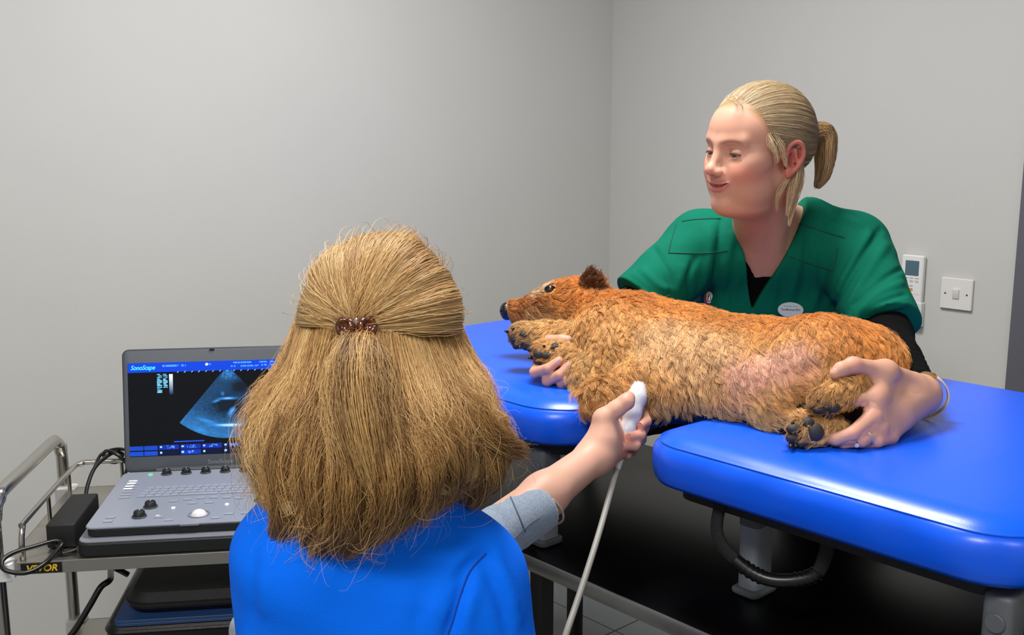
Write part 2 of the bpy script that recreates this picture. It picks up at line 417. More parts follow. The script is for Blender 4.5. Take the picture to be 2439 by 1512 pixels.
for sx, x in ((-1, trx0 - .012), (1, trx1 + .012)):
    h = TRZ + .118; y0, y1 = -.012, trd - .008
    pts = [(x, y0, ZFL + .09), (x, y0, h - .055), (x, y0 + .016, h - .016), (x, y0 + .055, h), (x, y1 - .055, h), (x, y1 - .016, h - .016), (x, y1, h - .055), (x, y1, ZFL + .09)]
    # keep the straight runs straight
    fine = []
    for a, b in zip(pts[:-1], pts[1:]):
        fine += [tuple(np.array(a) * (1 - t) + np.array(b) * t) for t in (0, .5)]
    fine.append(pts[-1])
    tube('handle_frame', tro, M_tube, smooth_path(fine, 4), 0.0125, 14)
    for y in (y0, y1):
        for z in (TRZ, .40, .13):
            slab('corner_bracket', tro, M_brk, 0.044, 0.036, z - .030, z + .004, 0.008, c=(x - sx * .006, y + (.004 if y == y0 else -.004)), bev=.002)
        w = cyl('caster', tro, M_rub, (x, y, ZFL + .031), 0.031, .02, 'x', 20); cyl('caster_fork', w, M_steel, (x, y, ZFL + .075), .012, .032)
lb = box('maker_label', tro, mat('black_label', (12, 12, 12), 0.4), (trx0 + .062, -.0117, TRZ - .012), (.070, .0008, .019), 0)
text_obj('label_lettering', lb, mat('yellow_print', (240, 196, 40), 0.5), 'VEVOR', 0.017, frame_mtx((trx0 + .062, -.0124, TRZ - .0125), (1, 0, 0), (0, 0, 1), (0, -1, 0)), bold=.0004, shear=.25, width=.052)

# ------------------------------------------------------------------ ultrasound machine on the top tray
M_pl_d = mat('dark_grey_plastic', (66, 70, 76), 0.45); M_pl_k = mat('black_plastic', (22, 23, 25), 0.5)
M_deck = mat('pale_grey_deck', (138, 144, 158), 0.35); M_deck_rim = mat('mid_grey_rim', (120, 124, 132), 0.4)
us = thing('ultrasound_machine', 'portable laptop-style ultrasound machine with open screen on the steel trolley', 'ultrasound machine', (TO[0], TO[1], TO[2]), TA); shrink(us)
dock = slab('dock', us, M_pl_k, .395, .345, .000, .028, .022, c=(0, .166), bev=.004)
slab('dock_rim', dock, M_deck_rim, .391, .341, .0265, .0300, .021, c=(0, .166), bev=.001)
slab('console_body', us, M_pl_k, .368, .315, .029, .046, .018, c=(0, .172), bev=.003)
deck = slab('keyboard_deck', us, M_deck, .372, .318, .045, .050, .016, c=(0, .172), bev=.0015)
box('latch', deck, M_deck_rim, (0, .0125, .0465), (.035, .004, .004), .001)
KZ = .0502
def knob(x, y, r=.0095, h=.011):
    k = cyl('knob', us, M_pl_k, (x, y, KZ + h / 2), r, h, 'z', 20, .0015, r2=r * .86)
    cyl('knob_skirt', k, M_pl_d, (x, y, KZ + .001), r * 1.18, .003, 'z', 20, .0005)
    box('pointer', k, mat('knob_mark', (190, 195, 205), .4), (x, y + r * .35, KZ + h + .0002), (.0012, r * .8, .0005), 0)
for i in range(6): knob(-.095 + i * .040, .308)
for x, y in ((-.088, .108), (-.098, .058), (.118, .118), (.124, .072)): knob(x, y, .0115, .012)
kb = bmesh.new(); bm_box(kb, (0, 0, 0), (.0138, .0118, .0022), .0006, 1)
kme = bpy.data.meshes.new('key'); kb.to_mesh(kme); kb.free(); kme.materials.append(mat('key_plastic', (150, 156, 170), .32))
for r_ in range(4):
    for c_ in range(15):
        if r_ == 0 and 4 < c_ < 10: continue
        k = link('key', kme, us); k.location = (-.118 + .0158 * c_ + .003 * r_, .172 + .0155 * r_, KZ + .0008)
box('space_bar', us, kme.materials[0], (-.008, .172, KZ + .0008), (.074, .0118, .0022), .0006)
for i in range(6):
    k = link('side_key', kme, us); k.location = (-.150, .168 + .0165 * i, KZ + .0008); k.scale = (1.5, .55, 1)
for x, y in ((-.05, .135), (-.025, .142), (0, .146), (.025, .146), (.05, .142), (.075, .135), (-.062, .05), (-.04, .032), (.066, .05), (.044, .032), (-.15, .06), (-.15, .04), (.095, .05), (-.012, .118), (.02, .118)):
    k = link('function_key', kme, us); k.location = (x, y, KZ + .0008); k.scale = (1.15, .75, 1)
M_glow = mat('white_key_light', (255, 255, 255), .3, emit=1.6)
for x, y in ((-.154, .218), (-.154, .234), (-.154, .250), (-.154, .266)):
    box('lit_key', us, M_glow, (x, y, KZ + .0022), (.016, .0032, .0008), .0003)
for x, y in ((-.044, .098), (-.065, .056), (.055, .104)): cyl('indicator_lamp', us, M_glow, (x, y, KZ + .0006), .0035, .001, 'z', 12, .0002)
cyl('power_lamp', us, mat('green_lamp', (70, 230, 120), .3, emit=1.2), (-.128, .308, KZ + .0006), .0045, .001, 'z', 14, .0002)
bm = bmesh.new(); bmesh.ops.create_uvsphere(bm, u_segments=24, v_segments=14, radius=.016)
bmesh.ops.translate(bm, verts=bm.verts, vec=(.010, .056, KZ - .006))
tbk = from_bm('trackball', bm, mat('trackball_white', (226, 222, 226), .12), us)
tube('trackball_ring', tbk, M_deck_rim, [(.010 + .019 * math.cos(a), .056 + .019 * math.sin(a), KZ + .0004) for a in np.linspace(0, 2 * PI, 28, endpoint=False)], .0014, 6, closed=True)
# hinged screen lid
LH = .262; LW = .372; tilt = math.radians(9)
LO = np.array([0, .336, .047])
lx = np.array([1., 0, 0]); ly = np.array([0, math.sin(tilt), math.cos(tilt)]); lz = np.cross(lx, ly)       # lz faces the viewer
LM = frame_mtx(LO, lx, ly, lz)
lid = slab('screen_lid', us, M_pl_d, LW, LH, -.016, 0, .014, c=(0, LH / 2), bev=.002, mtx=LM)
bz = bmesh.new(); bm_loft(bz, [[(x, y, .0002) for x, y in rrect(LW - .006, LH - .006, .011, 6, 0, LH / 2)], [(x, y, .001) for x, y in rrect(LW - .010, LH - .010, .010, 6, 0, LH / 2)]])
bmesh.ops.transform(bz, matrix=LM, verts=bz.verts); from_bm('bezel', bz, mat('bezel_grey', (84, 89, 96), .5), lid)
box('lid_latch', lid, M_pl_k, tuple(LO + ly * (LH - .004) + lz * .001), (.010, .004, .004), .0005)
tube('hinge', us, M_pl_d, [(-.12, .334, .05), (.12, .334, .05)], .007, 10)
# screen image, painted as vertex colours of the display panel
SW, SH = .349, .199; sx0, sy0 = -SW / 2, .034
NU, NV = 420, 240
u, v = np.meshgrid(np.linspace(0, 1, NU), np.linspace(0, 1, NV)); v = v[::-1]        # v runs downwards
px_, py_ = 328 + u * 368, 864 + v * 214                                               # same units as the sketch of the screen
img = np.zeros((NV, NU, 3)); img[:] = lin((4, 6, 10))
def vnoise(x, y, seed):
    r = np.random.default_rng(seed); g = r.random((256, 256)); xi, yi = np.floor(x).astype(int), np.floor(y).astype(int)
    fx, fy = x - xi, y - yi; fx, fy = fx * fx * (3 - 2 * fx), fy * fy * (3 - 2 * fy)
    a, b, c, d = g[xi % 256, yi % 256], g[(xi + 1) % 256, yi % 256], g[xi % 256, (yi + 1) % 256], g[(xi + 1) % 256, (yi + 1) % 256]
    return (a * (1 - fx) + b * fx) * (1 - fy) + (c * (1 - fx) + d * fx) * fy
def rect(x0, y0, x1, y1, rgb): img[(px_ >= x0) & (px_ < x1) & (py_ >= y0) & (py_ < y1)] = lin(rgb)
def blot(x, y, rx, ry, ang, amt):
    c, s = math.cos(ang), math.sin(ang); dx, dy = px_ - x, py_ - y
    return amt * np.exp(-((dx * c + dy * s) / rx) ** 2 - ((-dx * s + dy * c) / ry) ** 2)
ax, ay = 546., 874.
rr_ = np.hypot(px_ - ax, py_ - ay); an = np.degrees(np.arctan2(px_ - ax, py_ - ay))
ins = (np.abs(an) < 40) & (rr_ < 169) & (rr_ > 10)
g = 0.05 + 0.13 * (rr_ / 169) ** 1.5 * vnoise(an / 2.2 + 90, rr_ / 2.0, 1) + .16 * np.clip((rr_ - 118) / 40, 0, 1) + 0.05 * vnoise(an / 1.1 + 99, rr_ / 1.2, 2)
g += np.exp(-((rr_ - 22) / 10) ** 2) * (np.abs(an) < 33) * .5 * vnoise(an / 6 + 80, rr_ / 3, 3)
g += blot(544, 951, 16, 2.6, 0, .8) + blot(519, 956, 8, 2.5, -.3, .5) + blot(533, 940, 3, 4, 0, .35) + blot(551, 982, 5, 10, .5, .6) + blot(557, 977, 5, 4, 0, .25)
g += blot(550, 1013, 30, 3.2, .03, 1.0) + blot(498, 1002, 20, 4, .35, .3) + blot(580, 1008, 16, 6, -.2, .35) + blot(480, 1022, 14, 6, .4, .16)
g -= blot(545, 968, 34, 22, .1, .16) + blot(575, 925, 22, 14, 0, .14)
g = np.clip(g, 0, 1) * ins
img += g[..., None] * lin((58, 150, 235)) * 1.25 + np.clip(g - .55, 0, 1)[..., None] * np.array([.7, .5, .25]) + (.012 * ins)[..., None] * np.array([.2, .6, 1.2])
rect(328, 864, 696, 886, (8, 58, 190))
for x0, x1, y0, a in ((402, 454, 870, .3), (558, 598, 867, .3), (616, 664, 867, .25), (552, 564, 875, .25), (574, 614, 875, .35), (620, 632, 874, .4), (640, 690, 874, .2)):
    k = (px_ > x0) & (px_ < x1) & (py_ > y0) & (py_ < y0 + 4) & (vnoise(px_ / 2.2, py_ / 9, 5) > .32); img[k] = lin((70, 140, 250))
k = np.hypot(px_ - 500, (py_ - 871) * 1.2) < 3.5; img[k] = lin((190, 225, 255))
k = np.hypot(px_ - 507, (py_ - 871)) < 2.2; img[k] = lin((60, 130, 250))
for i in range(16):
    x = 437 + 15.4 * i; k = (np.abs(px_ - x - (886 - py_) * .7) < 1.0) & (py_ > 885) & (py_ < 889); img[k] = lin((120, 180, 240))
for x in (391, 404):
    for i in range(9 if x > 400 else 12):
        k = (px_ > x) & (px_ < x + 10 - 3 * ((i * 7) % 3 == 0)) & (py_ > 890 + i * 3.7) & (py_ < 892.4 + i * 3.7) & (vnoise(px_ / 1.3, py_ / 2, 9) > .25); img[k] = lin((110, 190, 235))
k = (px_ > 417) & (px_ < 425) & (py_ > 891) & (py_ < 938); t_ = np.clip((938 - py_) / 47, 0, 1)[..., None]; img = np.where(k[..., None], t_ ** 1.4 * lin((215, 235, 250)) + (1 - t_) * lin((10, 40, 90)), img)
rect(424, 1045, 490, 1048, (24, 70, 205))
for x0, x1 in ((328, 357), (359, 388)): rect(x0, 1054, x1, 1064, (16, 60, 165)); rect(x0, 1067, x1, 1077, (16, 64, 175))
for i in range(6):
    x0 = 391 + 47 * i
    if x0 > 690: break
    rect(x0, 1053, x0 + 44, 1064, (8, 22, 78) if i > 2 else (14, 40, 140)); rect(x0, 1066, x0 + 44, 1077, (14, 44, 150) if i == 1 else (6, 14, 50))
    for yy in (1056, 1069):
        k = (px_ > x0 + 2) & (px_ < x0 + 7) & (py_ > yy) & (py_ < yy + 4); img[k] = lin((150, 200, 255))
        k = (px_ > x0 + 14) & (px_ < x0 + 34) & (py_ > yy - 1) & (py_ < yy + 5) & (vnoise(px_ / 2.4, py_ / 2.6, 11 + i) > .5) & ((yy < 1060) | (i == 1)); img[k] = lin((70, 130, 255))
pos = LO + lx * (sx0 + u[..., None] * SW) + ly * (sy0 + (1 - v[..., None]) * SH) + lz * .0016
idx = np.arange(NU * NV).reshape(NV, NU)
quads = np.stack([idx[:-1, :-1], idx[:-1, 1:], idx[1:, 1:], idx[1:, :-1]], -1).reshape(-1, 4)
M_disp = mat('lit_display', (0, 0, 0), .35, spec=.15, attr='shown', emit=1.15)
for n in M_disp.node_tree.nodes:
    if n.type == 'BSDF_PRINCIPLED':
        for l_ in list(n.inputs['Base Color'].links): M_disp.node_tree.links.remove(l_)
        n.inputs['Base Color'].default_value = (.004, .004, .005, 1)
dsp = from_np('display', pos.reshape(-1, 3), quads, M_disp, lid, attrs={'shown': img.reshape(-1, 3)})
tag(dsp, 'lit screen showing a blue ultrasound heart scan')
text_obj('screen_lettering', dsp, mat('cyan_lit', (60, 190, 255), .5, emit=1.0), 'SonoScape', .0135, frame_mtx(LO + lx * (sx0 + .031) + ly * (sy0 + SH - .0105) + lz * .002, lx, ly, lz), shear=.3, bold=.0002, width=.050, ext=.0001)
text_obj('bezel_lettering', lid, mat('silver_print', (150, 156, 162), .35, .3), 'SonoScape', .013, frame_mtx(LO + lx * .012 + ly * .017 + lz * .0014, lx, ly, lz), width=.052, ext=.0001)

# ------------------------------------------------------------------ power adapter and its leads
def tl(x, y, z):
    """trolley coordinates to room"""
    x, y = x * TK, y * TK
    return np.array([TO[0] + x * math.cos(TA) - y * math.sin(TA), TO[1] + x * math.sin(TA) + y * math.cos(TA), ZB + TK * z])
ad = thing('power_adapter', 'black power brick with cable lying beside the ultrasound machine', 'power adapter', (TO[0], TO[1], TO[2]), TA); shrink(ad)
br = box('brick', ad, mat('matt_black', (20, 20, 21), .6), (-.236, .130, .0245), (.052, .17, .046), .004, 3)
def trl(p): d = (np.array(p) - TO) / TK; return (d[0] * math.cos(TA) + d[1] * math.sin(TA), -d[0] * math.sin(TA) + d[1] * math.cos(TA), d[2])
c1 = [(-.236, .044, .016), (-.238, .030, .012)] + [trl(Wk(x, y, z)) for x, y, z in ((148, 1296, 1.86), (108, 1340, 1.83), (62, 1364, 1.80), (14, 1358, 1.79), (4, 1338, 1.80), (28, 1318, 1.82), (80, 1302, 1.85), (140, 1288, 1.88))] + [(-.225, .010, .006), (-.204, .020, .006)]
tube('lead', ad, M_cable, c1, .0042, 10, 8)
c2 = [(-.236, .216, .03), (-.24, .25, .05), (-.235, .30, .075), (-.215, .36, .085), (-.20, .385, .075), (-.215, .392, .055), (-.235, .38, .065), (-.228, .36, .09), (-.20, .345, .085), (-.178, .352, .055), (-.165, .37, .030)]
tube('lead', ad, M_cable, c2, .0040, 10, 8)
c3 = [(-.245, .33, .065), (-.24, .375, .08), (-.205, .38, .088), (-.18, .355, .08), (-.192, .33, .02)]
tube('lead', ad, M_cable, c3, .0034, 8, 8)

# ------------------------------------------------------------------ cases on the middle shelf
M_case = mat('black_case', (10, 10, 11), .4, bump=.2, bscale=500); M_blue = mat('blue_folder', (34, 66, 112), .5)
S = .40 + .001
k1 = thing('equipment_case', 'black ribbed equipment case at the bottom of the pile on the shelf', 'case', (TO[0], TO[1], ZB + TK * S), TA); shrink(k1)
slab('case_body', k1, M_case, .36, .33, 0, .160, .03, c=(.015, .175), bev=.006)
for z in (.03, .06, .09, .12, .145): slab('rib', k1, M_case, .366, .336, z, z + .008, .033, c=(.015, .175), bev=.003)
k2 = thing('document_folder', 'flat blue plastic folder between the two black cases', 'folder', (TO[0], TO[1], ZB + TK * (S + .1605)), TA); shrink(k2)
slab('cover', k2, M_blue, .335, .318, 0, .006, .012, c=(.022, .170), bev=.001); slab('cover', k2, M_blue, .335, .318, .0062, .012, .012, c=(.022, .170), bev=.001)
k3 = thing('laptop_case', 'padded black zip case lying on the blue folder', 'case', (TO[0], TO[1], ZB + TK * (S + .173)), TA); shrink(k3)
slab('case_body', k3, mat('black_nylon', (11, 11, 12), .6, bump=.3, bscale=900), .325, .31, 0, .040, .05, c=(.030, .180), bev=.014, n=8)
tube('zip', k3, M_pl_k, [(x, y, .02) for x, y in rrect(.327, .312, .05, 8, .030, .180)], .0025, 6, closed=True)
# mains lead hanging from the trolley
tube('trailing_cable', None, M_cable, [tuple(q) for q in (tl(-.165, .22, .575), tl(-.19, .20, .600), Wk(262, 1380, 1.95), Wk(240, 1398, 1.93), Wk(215, 1440, 1.92), Wk(185, 1490, 1.91), Wk(150, 1545, 1.9), Wk(120, 1650, 1.9))] + [tuple(Wk(100, 1760, 1.92))[:2] + (.28,), tuple(tl(-.24, .03, .135))], .0055, 10, 8)
tag(bpy.data.objects['trailing_cable'], 'black cable sagging from the shelf below the power brick', 'cable')
# ================================================================== soft-body modelling: smooth unions of limbs, skinned to one surface
class Soft:
    def __init__(s): s.ops = []
    def _add(s, fn, c, R, mode, k, col): s.ops.append((fn, np.asarray(c, float), R, mode, k, None if col is None else np.asarray(col, float))); return s
    def cone(s, a, b, ra, rb, k=.02, col=None, mode='u'):
        a, b = np.asarray(a, float), np.asarray(b, float); ab = b - a; L2 = ab @ ab + 1e-12
        def fn(P):
            t = np.clip(((P - a) @ ab) / L2, 0, 1)
            return np.linalg.norm(P - a - t[:, None] * ab, axis=1) - (ra + (rb - ra) * t)
        return s._add(fn, (a + b) / 2, np.sqrt(L2) / 2 + max(ra, rb), mode, k, col)
    def chain(s, pts, rs, k=.01, col=None, kk=None):
        for i in range(len(pts) - 1): s.cone(pts[i], pts[i + 1], rs[i], rs[i + 1], k if (i == 0 or kk is None) else kk, col)
        return s
    def ell(s, c, r, rot=None, k=.02, col=None, mode='u'):
        c, r = np.asarray(c, float), np.asarray(r, float); Rm = None if rot is None else np.asarray(rot, float)
        def fn(P):
            q = P - c
            if Rm is not None: q = q @ Rm.T                     # rows of rot = local axes
            k0 = np.linalg.norm(q / r, axis=1); k1 = np.linalg.norm(q / (r * r), axis=1)
            return np.where(k1 > 1e-9, k0 * (k0 - 1) / np.maximum(k1, 1e-9), -r.min())
        return s._add(fn, c, r.max(), mode, k, col)
    def slabf(s, c, half, rad, rot, k=.01, col=None, mode='u'):
        c, h, Rm = np.asarray(c, float), np.asarray(half, float) - rad, np.asarray(rot, float)
        def fn(P):
            q = np.abs((P - c) @ Rm.T) - h
            return np.linalg.norm(np.maximum(q, 0), axis=1) + np.minimum(q.max(1), 0) - rad
        return s._add(fn, c, np.linalg.norm(half), mode, k, col)
    def fun(s, fn, c, R, mode='i', k=.004, col=None): return s._add(fn, c, R, mode, k, col)
    def ridge(s, pts, amp, w):
        P0 = np.asarray(pts, float); c = P0.mean(0)
        def fn(P):
            d = np.full(len(P), 9.0)
            for a, b in zip(P0[:-1], P0[1:]):
                ab = b - a; t = np.clip(((P - a) @ ab) / (ab @ ab + 1e-12), 0, 1)
                d = np.minimum(d, np.linalg.norm(P - a - t[:, None] * ab, axis=1))
            # fade towards the ends
            e = np.minimum(np.linalg.norm(P - P0[0], axis=1), np.linalg.norm(P - P0[-1], axis=1))
            return amp * np.exp(-(d / w) ** 2) * (0.35 + .65 * np.clip(e / (2.5 * w), 0, 1))
        return s._add(fn, c, np.linalg.norm(P0 - c, axis=1).max() + 3 * w, 'r', 0, None)
    def disp(s, fn): s.ops.append((fn, np.zeros(3), 99., 'd', 0, None)); return s
    def ev(s, P, colour=False):
        P = np.asarray(P, float); d = np.full(len(P), 10.0); C = np.zeros((len(P), 3)) if colour else None
        for fn, c, R, mode, k, col in s.ops:
            lb = np.linalg.norm(P - c, axis=1) - R
            if mode == 'u': m = lb < d + k + .002
            elif mode == 's': m = -lb > -k - .002 - np.abs(d) * 0
            elif mode == 'r': m = lb < 0
            else: m = slice(None)
            if mode in 'us' and not m.any() or (mode == 'r' and not m.any()): continue
            Q = P[m]; e = fn(Q); dm = d[m]
            if mode == 'u':
                h = np.clip(.5 + .5 * (dm - e) / k, 0, 1); d[m] = dm * (1 - h) + e * h - k * h * (1 - h)
                if colour and col is not None: C[m] = C[m] * (1 - h[:, None]) + col * h[:, None]
            elif mode == 's':
                h = np.clip(.5 - .5 * (dm + e) / k, 0, 1); d[m] = dm * (1 - h) - e * h + k * h * (1 - h)
                if colour and col is not None: C[m] = C[m] * (1 - h[:, None]) + col * h[:, None]
            elif mode == 'i':
                h = np.clip(.5 - .5 * (dm - e) / k, 0, 1); d[m] = dm * (1 - h) + e * h + k * h * (1 - h)
            elif mode in 'rd': d[m] = dm - e
        return (d, C) if colour else d
    def mesh(s, lo, hi, h):
        """surface nets on the blocks the surface passes through"""
        lo, hi = np.asarray(lo, float), np.asarray(hi, float); B = 4
        nb = np.ceil((hi - lo) / (h * B)).astype(int) + 1
        g = np.stack(np.meshgrid(*[np.arange(n) for n in nb], indexing='ij'), -1).reshape(-1, 3)
        dc = s.ev(lo + (g + .5) * h * B)
        act = g[np.abs(dc) < h * B * 1.35]
        off = np.stack(np.meshgrid(*[np.arange(B + 1)] * 3, indexing='ij'), -1).reshape(-1, 3)
        N = nb * B + 1
        ids = (act[:, None, :] * B + off[None]).reshape(-1, 3)
        flat = np.unique(ids[:, 0] * N[1] * N[2] + ids[:, 1] * N[2] + ids[:, 2])
        G = np.stack([flat // (N[1] * N[2]), (flat // N[2]) % N[1], flat % N[2]], 1)
        val = s.ev(lo + G * h)
        D = np.full(N.prod(), 9., np.float32); D[flat] = val; known = np.zeros(N.prod(), bool); known[flat] = True
        co = np.stack(np.meshgrid(*[np.arange(B)] * 3, indexing='ij'), -1).reshape(-1, 3)
        cells = (act[:, None, :] * B + co[None]).reshape(-1, 3)
        st = np.array([N[1] * N[2], N[2], 1])
        cf = cells @ st
        corners = np.array([[i, j, k] for i in (0, 1) for j in (0, 1) for k in (0, 1)])
        cv = D[cf[:, None] + (corners @ st)[None]]
        ins = cv < 0; mix = ins.any(1) & ~ins.all(1)
        cells, cf, cv = cells[mix], cf[mix], cv[mix]
        acc = np.zeros((len(cells), 3)); cnt = np.zeros(len(cells))
        for a in range(8):
            for ax in range(3):
                if corners[a][ax]: continue
                b = a | (4 >> ax)
                va, vb = cv[:, a], cv[:, b]; x = (va < 0) != (vb < 0)
                t = np.where(x, va / np.where(x, va - vb, 1), 0)
                p = corners[a][None] + np.eye(3)[ax][None] * t[:, None]
                acc += p * x[:, None]; cnt += x
        V = lo + (cells + acc / cnt[:, None]) * h
        vid = np.full(N.prod(), -1, np.int64); vid[cf] = np.arange(len(cf))
        F = []
        for ax in range(3):
            b1, b2 = (ax + 1) % 3, (ax + 2) % 3
            d0 = cv[:, 0]; d1 = cv[:, 4 >> ax]; x = (d0 < 0) != (d1 < 0)
            c0 = cf[x]; q = np.stack([c0, c0 - st[b1], c0 - st[b1] - st[b2], c0 - st[b2]], 1)
            ok = (q >= 0).all(1); q = vid[np.where(q >= 0, q, 0)]; ok &= (q >= 0).all(1)
            fl = (d0[x] < 0)
            q = np.where(fl[:, None], q, q[:, ::-1]); F.append(q[ok])
        F = np.concatenate(F)
        return V, F
    def hit(s, x, y, z0=.7, z1=2.6):
        """where the line of sight through a pixel meets the surface"""
        z = z0
        for _ in range(200):
            d = s.ev(W(x, y, z)[None])[0]
            if d < .0004: break
            z += max(d * .7, .0004)
            if z > z1: return None
        return W(x, y, z)
def hits(s, px, z0=.7, z1=2.6):
    """the same for a list of pixels at once"""
    px = np.asarray(px, float); D = FW + ((px[:, :1] - CX0) / FPX) * RT - ((px[:, 1:] - CY0) / FPX) * UPV; z = np.full(len(px), z0)
    for _ in range(160):
        d = s.ev(CAM + D * z[:, None])
        if (np.abs(d) < .0006).all(): break
        z = np.minimum(z + np.where(np.abs(d) < .0004, 0, d * .7), z1 + .1)
    P = CAM + D * z[:, None]; return P[z < z1]
def smooth_mesh(V, F, it=1, lam=.5):
    E = np.unique(np.sort(np.concatenate([F[:, [0, 1]], F[:, [1, 2]], F[:, [2, 3]], F[:, [3, 0]]]), 1), axis=0)
    n = len(V); deg = np.bincount(E.ravel(), minlength=n).astype(float)[:, None]
    for _ in range(it):
        S = np.zeros_like(V)
        for k in range(3): S[:, k] = np.bincount(E[:, 0], V[E[:, 1], k], n) + np.bincount(E[:, 1], V[E[:, 0], k], n)
        V = V * (1 - lam) + lam * S / np.maximum(deg, 1)
    return V
def join(parts):
    Vs, Fs, n = [], [], 0
    for V, F in parts: Vs.append(V); Fs.append(F + n); n += len(V)
    return np.concatenate(Vs), np.concatenate(Fs)
def tri_sample(V, F, n, seed=1, dens=None):
    T = np.concatenate([F[:, [0, 1, 2]], F[:, [0, 2, 3]]]); r = np.random.default_rng(seed)
    a, b, c = V[T[:, 0]], V[T[:, 1]], V[T[:, 2]]; N = np.cross(b - a, c - a); A = np.linalg.norm(N, axis=1)
    w = A if dens is None else A * dens((a + b + c) / 3, N / np.maximum(A, 1e-12)[:, None])
    i = r.choice(len(T), n, p=w / w.sum()); u, v = r.random((2, n)); f = u + v > 1; u[f], v[f] = 1 - u[f], 1 - v[f]
    return a[i] + u[:, None] * (b - a)[i] + v[:, None] * (c - a)[i], N[i] / np.maximum(A[i], 1e-12)[:, None]
def strands(name, pts, radius, col, m, parent):
    """hair: pts (n, k, 3), radius (k,) or (n, k), colour (n, 3) or (n, k, 3)"""
    n, k, _ = pts.shape
    cu = bpy.data.hair_curves.new(name); cu.add_curves([k] * n)
    cu.attributes['position'].data.foreach_set('vector', np.ascontiguousarray(pts, np.float32).ravel())
    ra = cu.attributes.get('radius') or cu.attributes.new('radius', 'FLOAT', 'POINT')
    ra.data.foreach_set('value', np.ascontiguousarray(np.broadcast_to(radius, (n, k)), np.float32).ravel())
    c4 = np.ones((n, k, 4), np.float32); c4[..., :3] = col if col.ndim == 3 else col[:, None, :]
    ca = cu.attributes.new('tint', 'FLOAT_COLOR', 'POINT'); ca.data.foreach_set('color', c4.ravel())
    cu.materials.append(m)
    return link(name, cu, parent)
def hair_mat(name, rough=.4, spec=.5, trans=0.35):
    m = bpy.data.materials.new(name); m.use_nodes = True; nt = m.node_tree; b = nt.nodes['Principled BSDF']
    a = nt.nodes.new('ShaderNodeAttribute'); a.attribute_name = 'tint'
    nt.links.new(a.outputs['Color'], b.inputs['Base Color']); b.inputs['Roughness'].default_value = rough
    b.inputs['Specular IOR Level'].default_value = spec
    return m
def rnd_perp(N, seed):
    r = np.random.default_rng(seed).normal(size=N.shape); r -= (r * N).sum(1, keepdims=True) * N
    return r / np.linalg.norm(r, axis=1, keepdims=True)
def tsurf(x, y, z):
    """point of the sight line through a pixel at height z"""
    r = FW + (x - CX0) / FPX * RT - (y - CY0) / FPX * UPV
    return CAM + r * ((z - CAM_H) / r[2])
# ================================================================== the dog, lying on its side on the table, legs towards the viewer
G1, G2, G3, G4 = lin((222, 154, 80)), lin((212, 126, 50)), lin((226, 182, 122)), lin((226, 170, 144))     # golden, deep, cream, skin
DK = lin((96, 50, 22))
dog_s = Soft()
A = np.array
dog_s.ell((1.36, -1.335, 1.088), (.135, .140, .072), k=.02, col=G1)
dog_s.ell((1.50, -1.345, 1.083), (.15, .135, .066), k=.05, col=G1)
dog_s.ell((1.62, -1.335, 1.085), (.14, .140, .068), k=.05, col=G1)
dog_s.ell((1.705, -1.300, 1.094), (.092, .125, .073), k=.04, col=G1)
# neck and head
SK = W(1368, 722, 2.03); NO = W(1224, 738, 2.045)
hx = nrm(NO - SK); hz = nrm(ZUP - hx * (ZUP @ hx)); hy = np.cross(hz, hx); HR = A([hx, hy, hz])     # hx to the nose, hy to the viewer's side or away, hz up
dog_s.cone((1.28, -1.34, 1.085), SK - hx * .02 - hz * .016, .074, .050, .05, G1)
dog_s.ell(SK + hx * .010, (.060, .052, .048), HR, .03, G1)
dog_s.ell(SK + hx * .055 - hz * .004, (.045, .040, .036), HR, .03, G1)
dog_s.cone(SK + hx * .075 - hz * .010, NO + hx * .004 - hz * .0, .029, .0195, .02, G2)
dog_s.cone(SK + hx * .05 - hz * .034, NO - hx * .012 - hz * .022, .020, .0125, .015, G1)
# front legs
el1, wr1, pw1 = W(1440, 812, 1.90), W(1300, 800, 1.925), W(1243, 796, 1.93)
dog_s.chain([(1.30, -1.40, 1.10), el1, wr1, pw1], [.058, .036, .024, .024], .03, G3, .015)
el2, wr2, pw2 = W(1418, 905, 1.80), W(1345, 850, 1.85), W(1296, 838, 1.86)
dog_s.chain([(1.37, -1.42, 1.07), el2, wr2, pw2], [.058, .034, .022, .023], .03, G3, .015)
# lower shoulder and chest sinking into the notch
dog_s.ell((1.455, -1.468, 1.040), (.066, .070, .052), k=.03, col=G1)
dog_s.ell(W(1440, 945, 1.68), (.040, .036, .030), k=.03, col=G1)
dog_s.ell((1.575, -1.435, 1.052), (.095, .052, .036), k=.04, col=G1)
# hind legs
kn1, hk1, pt1 = W(1860, 925, 1.575), W(2035, 916, 1.50), W(1958, 956, 1.468)
dog_s.chain([(1.70, -1.37, 1.105), kn1], [.075, .042], .04, G1)
dog_s.chain([kn1, hk1, W(2005, 935, 1.48), pt1], [.034, .022, .021, .0205], .012, G1, .008)
kn2, hk2, pt2 = W(1850, 992, 1.56), W(1985, 1022, 1.485), W(1912, 1032, 1.462)
dog_s.chain([(1.66, -1.40, 1.06), kn2], [.045, .028], .04, G1)
dog_s.chain([kn2, hk2, W(1950, 1026, 1.474), pt2], [.024, .019, .021, .0225], .008, G1, .006)
# ears
ea = SK - hx * .030 + hz * .045
def rotm(a, b, c): return A([nrm(a), nrm(b), nrm(c)])
e1 = W(1408, 678, 1.985)
dog_s.ell(e1, (.023, .009, .030), rotm(hx + hz * .25, hy, hz - hx * .25), .004, DK)
dog_s.ell(W(1420, 686, 2.0), (.013, .010, .024), rotm(hx, hy, hz), .008, DK)
dog_s.ell(SK - hx * .035 + FH * .055 + ZUP * .02, (.022, .010, .024), HR, .010, DK)
# tail stub
dog_s.cone((1.72, -1.20, 1.08), (1.735, -1.165, 1.045), .02, .014, .02, G1)
